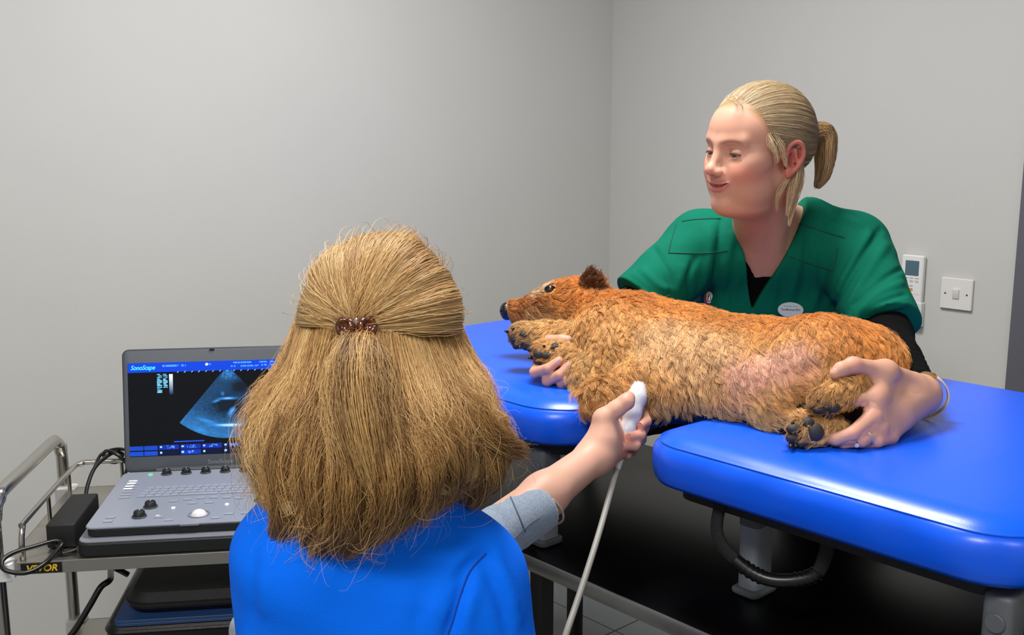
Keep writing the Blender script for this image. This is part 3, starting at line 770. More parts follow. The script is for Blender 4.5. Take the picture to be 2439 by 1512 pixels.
# rest on the table, hollow where the table carries it
dog_s.fun(lambda P: np.where((P[:, 0] > GX0 + .0) & (P[:, 0] < GX1) & (P[:, 1] < GY) | (P[:, 1] < TY0), -(P[:, 2] - .965), -(P[:, 2] - (TZ + .003))), (1.4, -1.4, 1), 3, 'i', .012)
# eye sockets
# far eye sits on the other side of the skull
eyeL = hits(dog_s, [(1311, 690)])[0] + FW * .005
BEL, RIB = hits(dog_s, [(1765, 890), (1895, 858)]), hits(dog_s, [(1575, 800), (1690, 845)])
def found(px):
    h = hits(dog_s, px); return h if len(h) == len(px) else A([W(x, y, 2.0) for x, y in px])
STR, MZL, BRD = found([(1296, 688), (1266, 703)]), found([(1240, 728), (1295, 722)]), found([(1262, 752), (1330, 760)])
mside = nrm(-FH * .75 + ZUP * .6); mside = nrm(mside - hx * (mside @ hx)); eyeR = eyeL - 2 * mside * ((eyeL - SK) @ mside)
V, F = dog_s.mesh((.92, -1.72, .94), (1.86, -1.08, 1.26), .0042)
V = smooth_mesh(V, F, 2)
def pal(P, N=None):
    """coat colour by place: golden back, deep rust head, cream underside and legs, pink belly"""
    c = np.tile(G1, (len(P), 1))
    def mixin(w, col):
        nonlocal c
        w = np.clip(w, 0, 1)[:, None]; c = c * (1 - w) + np.asarray(col) * w
    def near(p, q, r0, r1):
        p, q = np.asarray(p), np.asarray(q); ab = q - p; t = np.clip(((P - p) @ ab) / (ab @ ab + 1e-9), 0, 1)
        return np.clip((r1 - np.linalg.norm(P - p - t[:, None] * ab, axis=1)) / (r1 - r0), 0, 1)
    n1 = np.sin(P[:, 0] * 61 + P[:, 1] * 47) * np.sin(P[:, 2] * 71 + P[:, 0] * 33)
    mixin(np.clip((P[:, 2] - 1.11) / .06, 0, 1) * .75, G2)
    mixin(np.clip((-1.36 - P[:, 1]) / .08, 0, 1) * .45 * (P[:, 0] > 1.25), G3)                                        # underside paler
    mixin(near(RIB[0], RIB[1], .025, .07) * .7, lin((228, 184, 138)))
    mixin(near(SK - hx * .04, A((1.30, -1.28, 1.14)), .03, .08) * .6, G2)
    mixin(near(BEL[0], BEL[1], .015, .050), G4)                                          # bare belly
    mixin(near(W(1820, 985, 1.6), W(1700, 960, 1.63), .01, .05) * .5, lin((200, 170, 140)))
    mixin(near(el1, pw1, .03, .055) * .8, G3); mixin(near(el2, pw2, .03, .05) * .6, G3)
    mixin(near(W(1430, 960, 1.68), W(1560, 930, 1.7), .02, .06) * .45, lin((160, 96, 48)))
    mixin(near(kn1, W(1960, 915, 1.53), .02, .045) * .5, lin((196, 128, 62)))
    mixin(near(pw1, pw1, .012, .030) * .5, lin((196, 150, 100)))
    mixin(near(e1 - hz * .01, e1 + hz * .02, .016, .034), DK)
    mixin(near(SK + hx * .045 - hz * .01, NO, .02, .05) * .55, lin((176, 98, 42)))
    mixin(near(STR[0], STR[1], .006, .018) * .9, lin((236, 206, 166)))
    mixin(near(MZL[0], MZL[1], .008, .024) * .6, lin((150, 82, 36)))
    mixin(near(BRD[0], BRD[-1], .008, .028) * .7, lin((220, 170, 112)))
    mixin(np.clip((1.065 - P[:, 2]) / .03, 0, 1) * (P[:, 0] > 1.5) * .6, lin((232, 196, 146)))                          # pale stripe before the eye
    mixin(near(SK - hz * .05, NO - hz * .03, .008, .03) * .5, lin((206, 150, 92)))
    for p, q in ((pw1, W(1226, 800, 1.93)), (pw2, W(1270, 835, 1.86)), (pt1, W(1935, 968, 1.46)), (pt2, W(1890, 1030, 1.46))): mixin(near(p, q, .014, .030) * .5, lin((120, 74, 40)))
    c = c * (1 + .12 * n1[:, None])
    return np.clip(c, 0, 1)
dog = thing('dog', 'small golden rough-coated dog lying on its side on the blue table', 'dog', (1.5, -1.33, TZ))
OFF = A([1.5, -1.33, TZ])
M_dskin = mat('dog_skin', (200, 150, 110), .7, attr='tint')
body = from_np('body', V - OFF, F, M_dskin, dog, attrs={'tint': np.clip(pal(V) * .9, 0, 1)})
# ---- fur
bones = [  # from, to, flow direction, length, curl, lift
    (A((1.30, -1.28, 1.13)), A((1.75, -1.25, 1.13)), A((1., -.35, -.2)), .020, .45, .26),
    (A((1.30, -1.42, 1.09)), A((1.62, -1.42, 1.08)), A((.75, -.5, -.6)), .019, .50, .26),
    (A((1.50, -1.47, 1.045)), A((1.62, -1.46, 1.045)), A((.5, -.4, -1.)), .028, .60, .32),
    (A((1.66, -1.42, 1.10)), A((1.76, -1.40, 1.09)), A((.05, -.5, -1.)), .019, .45, .26),
    (BEL[0], BEL[1], A((.7, -.5, -.4)), .012, .35, .20),
    (A((1.79, -1.28, 1.10)), A((1.79, -1.40, 1.08)), A((.3, -.4, -1.)), .016, .4, .28),
    (SK - hx * .05, A((1.27, -1.30, 1.13)), -hx + A((0, 0, -.2)), .028, .6, .46),
    (SK - hz * .02 - hx * .03, A((1.26, -1.42, 1.09)), A((.2, -.4, -.8)) + RT * .3, .032, .8, .46),
    (SK + hx * .04 + hz * .03, SK - hx * .01 + hz * .04, -hx * .8 + hz * .25, .015, .5, .5),
    (SK + hx * .02 - hz * .01 - hy * .0, SK + hx * .04, -hx - hz * .2, .015, .5, .42),
    (NO, SK + hx * .07, -hx - hz * .45, .011, .45, .48),
    (NO - hz * .025, SK + hx * .04 - hz * .04, -hx * .4 - hz, .026, .65, .5),
    (el1, wr1, nrm(wr1 - el1) * .5 - UPV * .55 + .0 * hx, .021, .85, .42), (wr1, pw1, nrm(pw1 - wr1) * .8 - UPV * .3, .010, .45, .35),
    (el2, wr2, nrm(wr2 - el2) * .3 - UPV * .7, .022, .85, .44), (wr2, pw2, nrm(pw2 - wr2) * .6 - UPV * .3, .010, .4, .35),
    (W(1400, 900, 1.76), W(1430, 975, 1.67), A((.1, -.3, -1.)), .026, .85, .38), (W(1440, 930, 1.68), W(1540, 930, 1.69), A((.3, -.3, -1.)), .024, .6, .36),
    (kn1, hk1, nrm(hk1 - kn1) * .7 - UPV * .25, .017, .35, .26), (hk1, pt1, nrm(pt1 - hk1) * .8 - UPV * .2, .012, .5, .36),
    (kn2, hk2, nrm(hk2 - kn2) * .6 - UPV * .35, .018, .35, .28), (hk2, pt2, nrm(pt2 - hk2) * .7 - UPV * .3, .012, .5, .38),
    (e1 - hz * .012, e1 + hz * .022, hz * .7 - hx * .35, .015, .5, .5), (W(1700, 970, 1.62), W(1830, 985, 1.59), A((.3, -.45, -1.)), .026, .45, .30)]
def fur_field(P):
    wsum = np.zeros(len(P)); fl = np.zeros((len(P), 3)); q = np.zeros((len(P), 3))
    for a, b, f, L, c, li in bones:
        ab = b - a; t = np.clip(((P - a) @ ab) / (ab @ ab + 1e-9), 0, 1); d = np.linalg.norm(P - a - t[:, None] * ab, axis=1)
        w = np.exp(-d / .014); wsum += w; fl += w[:, None] * nrm(f); q += w[:, None] * A([L, c, li])
    return fl / wsum[:, None], q / wsum[:, None]
pads_px = [(1223, 805, 1.915, 9, 12), (1247, 797, 1.91, 10, 8), (1256, 822, 1.905, 15, 12), (1229, 824, 1.915, 8, 8),
           (1267, 832, 1.842, 11, 8), (1284, 843, 1.838, 13, 10), (1322, 828, 1.835, 11, 11), (1283, 861, 1.838, 11, 9), (1304, 846, 1.836, 16, 9),
           (1915, 970, 1.437, 9, 11), (1953, 975, 1.435, 18, 10), (1985, 970, 1.437, 16, 13), (1972, 988, 1.435, 14, 9),
           (1895, 1022, 1.440, 20, 12), (1925, 1008, 1.442, 15, 13), (1893, 1044, 1.440, 19, 12), (1942, 1030, 1.442, 20, 20), (1912, 1055, 1.438, 16, 8)]
def pad_at(x, y, z):      # on the surface of the paw, where it is found
    h = hits(dog_s, [(x, y)], z - .10, z + .12); return h[0] - FW * .0035 if len(h) else W(x, y, z)
pad_c = A([pad_at(x, y, z) for x, y, z, _, _ in pads_px])
def make_fur(name, n, seed, lenmul, rad, ncl, dens=None):
    R0, N0 = tri_sample(V, F, n, seed, dens)
    r = np.random.default_rng(seed + 5)
    # keep pads, nose and eye clear of fur
    keep = np.ones(n, bool)
    for p, (x, y, z, rx, ry) in zip(pad_c, pads_px):
        keep &= np.linalg.norm(R0 - p, axis=1) > (rx + ry) * .5 / FPX * z * .95
    keep &= np.linalg.norm(R0 - eyeL, axis=1) > .0125
    keep &= np.linalg.norm(R0 - NO - hx * .012, axis=1) > .018
    keep &= R0[:, 2] > TZ + .004 * (R0[:, 1] > TY0)
    R0, N0 = R0[keep], N0[keep]; n = len(R0)
    fl, q = fur_field(R0)
    cen = r.choice(n, ncl, replace=False); kd = KDTree(ncl)
    for i, c in enumerate(R0[cen]): kd.insert(c, i)
    kd.balance()
    ci = A([kd.find(p)[1] for p in R0])
    ph = r.random(ncl) * 2 * PI; cdir = r.normal(size=(ncl, 3)) * .26; clen = r.uniform(.7, 1.3, ncl); cfr = r.uniform(.6, 1.25, ncl)
    def shape(R, Nn, fl, q, cid, jit, ln):
        fl = fl + cdir[cid]; fl = fl - (fl * Nn).sum(1, keepdims=True) * Nn; fl /= np.linalg.norm(fl, axis=1, keepdims=True) + 1e-9
        fl = fl + jit; side = np.cross(Nn, fl)
        L = q[:, 0:1] * lenmul * clen[cid][:, None] * ln[:, None]; li = q[:, 2:3]; cu = q[:, 1:2]
        t = np.linspace(0, 1, 8)[None, :, None]
        p = R[:, None, :] + L[:, None] * (Nn[:, None] * (li[:, None] * t * (1.25 - .75 * t)) + fl[:, None] * (t ** 1.25) * .85)
        w = (2 * PI * t * 1.1 * cfr[cid][:, None, None] + ph[cid][:, None, None])
        p = p + L[:, None] * cu[:, None] * (.16 + .10 * (cu[:, None] > .6)) * t * (np.sin(w) * side[:, None] + .7 * np.cos(w) * Nn[:, None])
        p[:, :, 2] -= (L[:, None] * .12 * t * t)[:, :, 0]
        return p
    jit = r.normal(size=(n, 3)) * .10
    pts = shape(R0, N0, fl, q, ci, jit, r.uniform(.65, 1.15, n))
    cp = shape(R0[cen], N0[cen], fl[cen], q[cen], np.arange(ncl), np.zeros((ncl, 3)), np.ones(ncl))[ci]
    t = np.linspace(0, 1, 8)[None, :, None]
    stray = (r.random(n) < .22)[:, None, None]
    pts = pts + (cp - pts) * (t ** 1.3) * np.where(stray, .12, .68)
    col = pal(R0) * r.uniform(.8, 1.2, n)[:, None] * r.uniform(.72, 1.28, ncl)[ci][:, None]
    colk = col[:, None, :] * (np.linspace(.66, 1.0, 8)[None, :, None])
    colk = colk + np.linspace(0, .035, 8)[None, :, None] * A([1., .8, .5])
    tab_ = pts[:, :, 1] > TY0 - .004
    gap_ = (pts[:, :, 0] > GX0) & (pts[:, :, 0] < GX1) & (pts[:, :, 1] < GY)
    pts[:, :, 2] = np.where(tab_ & ~gap_, np.maximum(pts[:, :, 2], TZ + .0015), pts[:, :, 2])
    rads = rad * np.array([1, 1, .95, .9, .8, .65, .45, .18])
    return strands(name, pts - OFF, rads, np.clip(colk, 0, 1), M_fur, dog)
M_fur = hair_mat('golden_fur', .55, .3)
def front(P, N):   # most strands where the coat is seen
    v = CAM - P; v /= np.linalg.norm(v, axis=1, keepdims=True); w = np.clip((v * N).sum(1) + .4, .24, 1)
    for p, q, r, k in ((BEL[0], BEL[1], .045, .38), (RIB[0], RIB[1], .06, .5), (W(1700, 930, 1.64), W(1800, 950, 1.62), .04, .3)):
        ab = q - p; t = np.clip(((P - p) @ ab) / (ab @ ab), 0, 1); d = np.linalg.norm(P - p - t[:, None] * ab, axis=1)
        w *= k + (1 - k) * np.clip((d - r * .5) / (r * .6), 0, 1)
    return w
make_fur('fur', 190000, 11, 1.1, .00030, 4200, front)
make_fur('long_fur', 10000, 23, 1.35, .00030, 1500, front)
# ---- nose, eyes, pads, claws
M_nose = mat('wet_black_nose', (14, 13, 13), .22, spec=.6, bump=.3, bscale=700)
ns = Soft(); nc = NO + hx * .014
ns.ell(nc, (.0145, .0175, .0175), HR, .003, G1)
ns.ell(nc - hz * .010, (.010, .012, .008), HR, .006, G1)
for sgn in (-1, 1): ns.ell(nc + hx * .008 + hy * sgn * .009 - hz * .001, (.008, .0045, .0042), HR, .003, None, 's')
Vn, Fn = ns.mesh(nc - .03, nc + .03, .0012); from_np('nose', smooth_mesh(Vn, Fn, 1) - OFF, Fn, M_nose, dog)
M_eye = mat('dark_glossy_eye', (14, 8, 5), .04, spec=.7, coat=1.0)
M_rim = mat('black_eye_rim', (16, 12, 11), .4)
for i, ec in enumerate((eyeL, eyeR)):
    bm = bmesh.new(); bmesh.ops.create_uvsphere(bm, u_segments=24, v_segments=16, radius=.0098)
    bmesh.ops.translate(bm, verts=bm.verts, vec=Vector(ec - OFF)); eo = from_bm('eye', bm, M_eye, dog)
    on = nrm(ec - (SK + hx * .03)) if i else nrm(CAM - ec + UPV * .1)
    a_ = nrm(np.cross(on, ZUP)); b_ = np.cross(a_, on)
    tube('eye_rim', eo, M_rim, [ec - OFF + on * .0050 + .0104 * math.cos(t) * a_ + .0080 * math.sin(t) * b_ for t in np.linspace(0, 2 * PI, 24, endpoint=False)], .0015, 8, closed=True)
M_pad = mat('black_paw_pad', (48, 43, 40), .6, bump=.5, bscale=500)
for (x, y, z, rx, ry), c in zip(pads_px, pad_c):
    s = Soft(); k = z / FPX
    s.ell(c + FW * .006, (rx * k * 1.12, .0085, ry * k * 1.12), A([RT, FW, UPV]), .002, G1)
    Vp, Fp = s.mesh(c - .03, c + .03, .0022); from_np('paw_pad', smooth_mesh(Vp, Fp, 1) - OFF, Fp, M_pad, dog)
M_claw = mat('black_claw', (16, 14, 13), .3)
for x, y, z, dx, dy in ((1206, 789, 1.915, -5, -2), (1222, 783, 1.905, -5, -3), (1262, 822, 1.84, -4, -4), (1262, 852, 1.84, -5, 0), (1296, 824, 1.835, 0, -5), (1903, 966, 1.435, -6, 2), (1950, 955, 1.437, 0, -5), (1858, 1024, 1.44, -6, -1), (1862, 1031, 1.44, -7, 1), (1888, 1008, 1.44, -3, -5), (1884, 1062, 1.435, -5, 4)):
    _h = hits(dog_s, [(x - dx * .6, y - dy * .6)], z - .1, z + .12); z = float((_h[0] - CAM) @ FW) - .003 if len(_h) else z
    tube('claw', dog, M_claw, [W(x - dx * .8, y - dy * .8, z + .008) - OFF, W(x, y, z) - OFF, W(x + dx, y + dy + 2, z - .001) - OFF], [.0032, .0028, .0006], 8, 4)
# ================================================================== people: shared head builder
SKIN, PINK, LIP, EARC = lin((210, 156, 132)), lin((226, 140, 122)), lin((198, 112, 106)), lin((206, 122, 106))
class Frame:
    def __init__(s, O, f, l, u, S): s.O, s.f, s.l, s.u, s.S = np.asarray(O, float), f, l, u, S; s.R = np.array([f, l, u])
    def __call__(s, x, y, z): return s.O + s.S * (x * s.f + y * s.l + z * s.u)
    def inv(s, P): return ((P - s.O) @ s.R.T) / s.S
def head_frame(O, yaw, pitch, roll, S):
    """yaw: degrees the face turns from the viewer towards the left of the picture"""
    a, p, r = math.radians(yaw), math.radians(pitch), math.radians(roll)
    fh = math.cos(a) * -FH + math.sin(a) * -RT
    f = fh * math.cos(p) - ZUP * math.sin(p)
    l = np.cross(ZUP, fh); u = np.cross(f, l)
    l, u = l * math.cos(r) + u * math.sin(r), u * math.cos(r) - l * math.sin(r)
    return Frame(O, f, l, u, S)
def add_head(s, H, smile=True):
    S = H.S
    def E(c, r, k=.02, col=SKIN, mode='u', rot=None): s.ell(H(*c), np.array(r) * S, H.R if rot is None else rot @ H.R, k * S, col, mode)
    def Cn(a, b, ra, rb, k=.01, col=SKIN, mode='u'): s.cone(H(*a), H(*b), ra * S, rb * S, k * S, col, mode)
    E((-.010, 0, .045), (.094, .073, .080))
    E((.040, 0, .048), (.052, .062, .055), .03)
    E((.038, 0, -.018), (.050, .058, .062), .03)
    E((.034, 0, -.056), (.048, .049, .040), .03)
    E((.060, 0, -.080), (.026, .026, .017), .02)
    E((.072, 0, -.084), (.015, .018, .012), .015)
    E((.066, 0, -.046), (.021, .032, .022), .02)
    E((.028, 0, -.088), (.046, .042, .020), .025)
    for y in (-1, 1): E((.040, y * .041, -.050), (.030, .018, .024), .02)
    for y in (-1, 1):
        E((.062, y * .036, -.022), (.024, .022, .021), .018)
        E((.046, y * .050, -.004), (.024, .016, .018), .02)
        Cn((.088, y * .010, .029), (.073, y * .044, .033), .008, .008, .014)
        E((.094, y * .032, .011), (.016, .018, .0105), .016, None, 's')
    Cn((.084, 0, .024), (.104, 0, -.016), .0085, .0085, .012)
    E((.1075, 0, -.0205), (.0105, .0105, .0095), .008)
    for y in (-1, 1):
        E((.097, y * .0115, -.0245), (.0105, .0070, .0075), .006)
        E((.1040, y * .0060, -.0310), (.0050, .0032, .0030), .002, lin((120, 60, 52)), 's')
        # lids around the eyeball, then the narrow opening between them
        E((.0720, y * .0325, .0105), (.0146, .0150, .0142), .004)
        Cn((.0700, y * .044, .0035), (.0825, y * .024, .0005), .0030, .0028, .006)
        E((.0845, y * .0335, .0072), (.0095, .0142, .0027), .0010, lin((150, 92, 84)), 's', np.array([[1, 0, 0], [0, 1, y * -.02], [0, y * .02, 1]]))
    # lips: a small open smile, laid on the surface of the face
    def on_face(y, z, dx=0.0):
        x = .125
        for _ in range(60):
            d = s.ev(H(x, y, z)[None])[0] / S
            if d < .0002: break
            x -= max(d * .6, .0002)
        return (x + dx, y, z)
    up = [on_face(y, z, -.0006) for y, z in ((-.0285, -.0422), (-.0240, -.0440), (-.0165, -.0450), (-.0080, -.0446), (-.0025, -.0438), (.0025, -.0438), (.0080, -.0446), (.0165, -.0450), (.0240, -.0440), (.0285, -.0422))]
    lo = [on_face(y, z, -.0012) for y, z in ((-.0280, -.0428), (-.0235, -.0468), (-.0160, -.0522), (-.0075, -.0558), (0, -.0565), (.0075, -.0558), (.0160, -.0522), (.0235, -.0468), (.0280, -.0428))]
    gap = [on_face(y, z, .0012) for y, z in ((-.0280, -.0424), (-.0230, -.0452), (-.0155, -.0482), (-.0060, -.0498), (.0060, -.0498), (.0155, -.0482), (.0230, -.0452), (.0280, -.0424))]
    for q, r in ((up, (.0012, .0020, .0026, .0030, .0028, .0030, .0026, .0020, .0012)), (lo, (.0012, .0024, .0034, .0040, .0040, .0034, .0024, .0012))):
        for a, b, r_ in zip(q[:-1], q[1:], r): Cn(a, b, r_, r_, .004, LIP)
    for (a, b), (r0, r1) in zip(zip(gap[:-1], gap[1:]), ((.0007, .0012), (.0012, .0017), (.0017, .0020), (.0020, .0020), (.0020, .0017), (.0017, .0012), (.0012, .0007))): Cn(a, b, r0, r1, .0015, lin((96, 36, 36)), 's')
    # ears
    for y in (-1, 1):
        B = lambda x, d, z: (x - .004, y * (.071 + d), z)
        E(B(-.012, .002, .004), (.018, .0055, .027), .006, EARC, 'u', np.array([[.94, y * .34, 0], [-y * .34, .94, 0], [0, 0, 1.]]))
        rim = [B(.004, .003, .010), B(.002, .009, .026), B(-.010, .014, .034), B(-.023, .017, .026), B(-.026, .016, .008), B(-.019, .012, -.010), B(-.008, .008, -.022)]
        rim = [tuple(p) for p in smooth_path(rim, 3)]
        for a, b in zip(rim[:-1], rim[1:]): Cn(a, b, .0040, .0040, .003, EARC)
        E(B(-.003, .007, -.022), (.0075, .0048, .0095), .005, EARC)
        E(B(-.007, .010, .003), (.0085, .0065, .013), .004, lin((170, 84, 74)), 's')
        Cn(B(-.012, .010, .020), B(-.018, .010, -.002), .0035, .003, .003, EARC)
        E(B(.004, .003, -.003), (.004, .0045, .007), .004, EARC)
def head_colour(C, P, H):
    q = H.inv(P)
    def spot(c, r, w, col):
        nonlocal C
        k = w * np.exp(-(((q - np.array(c)) / np.array(r)) ** 2).sum(1)); C = C * (1 - k[:, None]) + np.asarray(col) * k[:, None]
    for y in (-1, 1):
        spot((.062, y * .044, -.026), (.03, .024, .018), .85, lin((214, 112, 96)))
        spot((.085, y * .032, .012), (.02, .020, .010), .25, lin((190, 120, 104)))
        spot((.086, y * .032, .0195), (.02, .016, .0022), .35, lin((170, 110, 96)))
        for t in np.linspace(0, 1, 7): spot((.087 - .012 * t * t, y * (.014 + .032 * t), .0275 + .005 * math.sin(2.6 * t)), (.03, .0055, .0026), .42, lin((126, 86, 58)))
    spot((.112, 0, -.022), (.012, .014, .012), .4, lin((226, 150, 134)))
    spot((.075, 0, -.088), (.02, .02, .012), .25, lin((228, 160, 142)))
    return C
def eyeballs(H, parent, OFF, gaze):
    s = Soft(); s.ell(H(.066, 0, -.0505), np.array([.0235, .022, .006]) * H.S, H.R, .002); Vt, Ft = s.mesh(H(.066, 0, -.05) - .035, H(.066, 0, -.05) + .035, .002); from_np('teeth', Vt - OFF, Ft, mat('teeth', (226, 218, 206), .3), parent)
    for y in (-1, 1):
        c = H(.0720, y * .0325, .0105); bm = bmesh.new(); bmesh.ops.create_uvsphere(bm, u_segments=28, v_segments=20, radius=.0134 * H.S)
        V = np.array([v.co for v in bm.verts]); fc = [[v.index for v in f.verts] for f in bm.faces]; bm.free()
        g = nrm(gaze[0] * H.f + gaze[1] * H.l + gaze[2] * H.u); ang = np.degrees(np.arccos(np.clip((V / np.linalg.norm(V, axis=1)[:, None]) @ g, -1, 1)))
        col = np.tile(lin((226, 220, 214)), (len(V), 1)); col[ang < 34] = lin((92, 104, 96)); col[ang < 17] = lin((12, 12, 12))
        from_np('eye', V + c - OFF, fc, mat('eyeball', (230, 225, 220), .08, attr='tint', spec=.6), parent, attrs={'tint': col})
        box_ = None
        lash = [H(.0748 + .0118 * math.cos(t) * 1.0, y * (.0330 + .0142 * math.sin(t)), .0100 - .0026 * abs(math.sin(t)) ** 2) for t in np.linspace(-1.15, 1.15, 12)]
        tube('eyelashes', parent, mat('lash_brown', (52, 36, 28), .7), [p - OFF + H.f * .0012 for p in lash], .0009 * H.S, 5)
def nail(name, parent, OFF, tip, back, out, w=.0058, L=.0085, m=None):
    """a finger nail: a thin curved shell on the back of a finger tip"""
    d = nrm(tip - back); o = nrm(out - d * (out @ d)); sd = np.cross(d, o); V, Fc = [], []
    for i in range(5):
        for j in range(7):
            t, a = i / 4 - .5, (j / 6 - .5) * 1.9; ww = w * (1 - .25 * (2 * t) ** 4)
            V.append(tip - OFF + d * (L * t) + sd * (ww * math.sin(a)) + o * (ww * (math.cos(a) - 1) + .0004 + w * .0))
    for i in range(4):
        for j in range(6): Fc.append((i * 7 + j, i * 7 + j + 1, i * 7 + j + 8, i * 7 + j + 7))
    return from_np(name, V, Fc, m or M_nail, parent)
M_nail = mat('finger_nail', (236, 186, 172), .25, spec=.6)
M_skin = mat('skin', (232, 186, 164), .48, attr='tint', sss=.08, spec=.35, bump=.10, bscale=900, bdist=.0006)

# ================================================================== nurse in green
HN = head_frame(W(1802, 376, 1.87), 61, 0, -3, .985)
nb = Soft()
RSH, LSH = W(1668, 590, 2.06), W(2022, 596, 2.00)
CC = W(1842, 705, 2.13); PEL = CC + np.array([.02, .26, -.42])
n1 = nrm(LSH - RSH); n2 = nrm(CC - PEL); n2 = nrm(n2 - n1 * (n2 @ n1)); n3 = np.cross(n1, n2); NR = np.array([n1, n3, n2])
ELR, WRR = W(1500, 742, 2.02), W(1345, 838, 1.985)
ELL, WRL = W(2112, 800, 1.84), W(2192, 940, 1.575)
NKB = W(1822, 575, 2.03)
def torso(s, off, k=.04, col=SKIN, arms=True):
    s.ell(CC, (.150 + off, .095 + off, .190 + off), NR, k, col)
    for y in (-1, 1): s.ell(CC + n1 * y * .070 + n3 * .060 - n2 * .02, (.070 + off, .058 + off, .072 + off), NR, k, col)
    s.ell(PEL + n2 * .17, (.135 + off, .10 + off, .16 + off), NR, .06, col)
    s.ell(PEL, (.165 + off, .115 + off, .13 + off), None, .06, col)
    s.cone(RSH, LSH, .050 + off, .050 + off, .05, col)
    s.cone(NKB - n3 * .035 + n2 * .030 + n1 * .02, LSH - n1 * .012 + n2 * .012, .048 + off, .046 + off, .04, col); s.cone(NKB - n3 * .03, RSH + n1 * .01, .050 + off, .046 + off, .04, col)
    s.cone(RSH, ELR, .050 + off, .040 + off, .02, col); s.cone(LSH, ELL, .052 + off, .042 + off, .02, col)
    if arms:
        s.cone(ELR, WRR, .040 + off, .027 + off, .02, col); s.cone(ELL, WRL, .041 + off, .027 + off, .02, col)
torso(nb, -.008)
nb.chain([NKB - n3 * .025 - n2 * .03, NKB - n3 * .02, HN(-.022, 0, -.045)], [.062, .056, .050], .03, SKIN)
nb.cone(HN(.0, 0, -.05), NKB + n3 * .012 - n2 * .02, .044, .046, .03, SKIN)
for y in (-1, 1): nb.cone(HN(-.02, y * .05, -.03), NKB + n3 * .045 - n2 * .045 + n1 * y * .015, .014, .010, .02, SKIN)
add_head(nb, HN)
# left hand, thumb on top of the hind legs and fingers underneath
KN = lin((226, 164, 146))
lh = dict(wr=WRL, mcp=[W(2082, 950, 1.480), W(2078, 993, 1.466), W(2094, 1024, 1.468), W(2120, 1040, 1.482)])
for m_, r in zip(lh['mcp'], (.0125, .012, .0115, .0105)): nb.cone(lh['wr'], m_, .019, r, .018, SKIN)
nb.cone(WRL, W(2140, 975, 1.515), .026, .022, .02, SKIN)
nb.chain([W(2168, 915, 1.555), W(2108, 886, 1.508), W(2032, 870, 1.480), W(2004, 880, 1.474), W(1989, 890, 1.472)], [.020, .0145, .0120, .0105, .0078], .016, SKIN, .006)
nb.cone(W(2108, 886, 1.508), lh['mcp'][0], .013, .011, .022, SKIN)
LF = [[lh['mcp'][0], W(2036, 952, 1.470), W(2000, 960, 1.50), W(1985, 966, 1.52)], [lh['mcp'][1], W(2030, 1033, 1.445), W(1990, 1046, 1.449), W(1962, 1044, 1.468)],
      [lh['mcp'][2], W(2052, 1049, 1.450), W(2010, 1054, 1.455), W(1985, 1052, 1.475)], [lh['mcp'][3], W(2090, 1051, 1.458), W(2052, 1056, 1.463), W(2035, 1056, 1.475)]]
for i, q in enumerate(LF): nb.chain(q, np.array([.0122, .0100, .0088, .0072]) * (1, 1, .96, .88)[i], .006, SKIN, .003)
# right hand, fingers round the front paws
rm = [W(1290, 848, 1.905), W(1312, 862, 1.90), W(1334, 872, 1.895), W(1355, 876, 1.89)]
for m_, r in zip(rm, (.012, .012, .011, .010)): nb.cone(WRR, m_, .020, r, .018, SKIN)
RF = [[rm[0], W(1274, 887, 1.838), W(1305, 878, 1.814), W(1331, 859, 1.812)], [rm[1], W(1304, 907, 1.824), W(1333, 893, 1.806), W(1356, 870, 1.806)],
      [rm[2], W(1339, 913, 1.818), W(1353, 905, 1.804), W(1364, 889, 1.803)], [rm[3], W(1362, 912, 1.828), W(1374, 905, 1.816), W(1382, 893, 1.815)]]
for i, q in enumerate(RF): nb.chain(q, np.array([.0118, .0102, .0092, .0078]) * (1, 1, .96, .88)[i], .006, SKIN, .0025)
nb.chain([W(1345, 828, 1.94), W(1310, 814, 1.888), W(1338, 810, 1.868), W(1353, 809, 1.862)], [.018, .0125, .0105, .008], .01, SKIN, .004)
def bodymesh(s, boxes):
    return join([s.mesh(lo, hi, h) for lo, hi, h in boxes])
def around(pts, pad): p = np.array(pts); return p.min(0) - pad, p.max(0) + pad
hb = around([HN(-.12, -.10, -.13), HN(.13, .10, .14), HN(.13, -.10, .14), HN(-.12, .10, -.13), HN(.1, .1, -.13), NKB], .015)
cb = (np.minimum(hb[0], np.array([9, 9, HN(0, 0, -.2)[2]])), hb[1])
V1, F1 = bodymesh(nb, [(*hb, .0019), (*around([WRL] + [p for q in LF for p in q] + [W(2030, 868, 1.478)], .03), .0020), (*around([WRR] + [p for q in RF for p in q], .025), .0020)])
V1 = smooth_mesh(V1, F1, 1, .4)
tz = (np.array([-.5, -1.6, .55]) + np.array([1.0, 0, 0]))
V2, F2 = nb.mesh(*around([RSH, LSH, PEL - .15, PEL + .15, NKB + n2 * .02, ELR, WRR, WRL], .12), .009)
VN, FN = join([(V1, F1), (V2, F2)])
d_, C_ = nb.ev(VN, True)
C_ = head_colour(C_, VN, HN)
red = lin((224, 150, 132))
for p in lh['mcp'] + [q[1] for q in LF] + [q[3] for q in LF] + [q[1] for q in RF] + [q[3] for q in RF] + [W(2032, 868, 1.475)]:
    k = .45 * np.exp(-(np.linalg.norm(VN - p, axis=1) / .014) ** 2)[:, None]; C_ = C_ * (1 - k) + red * k
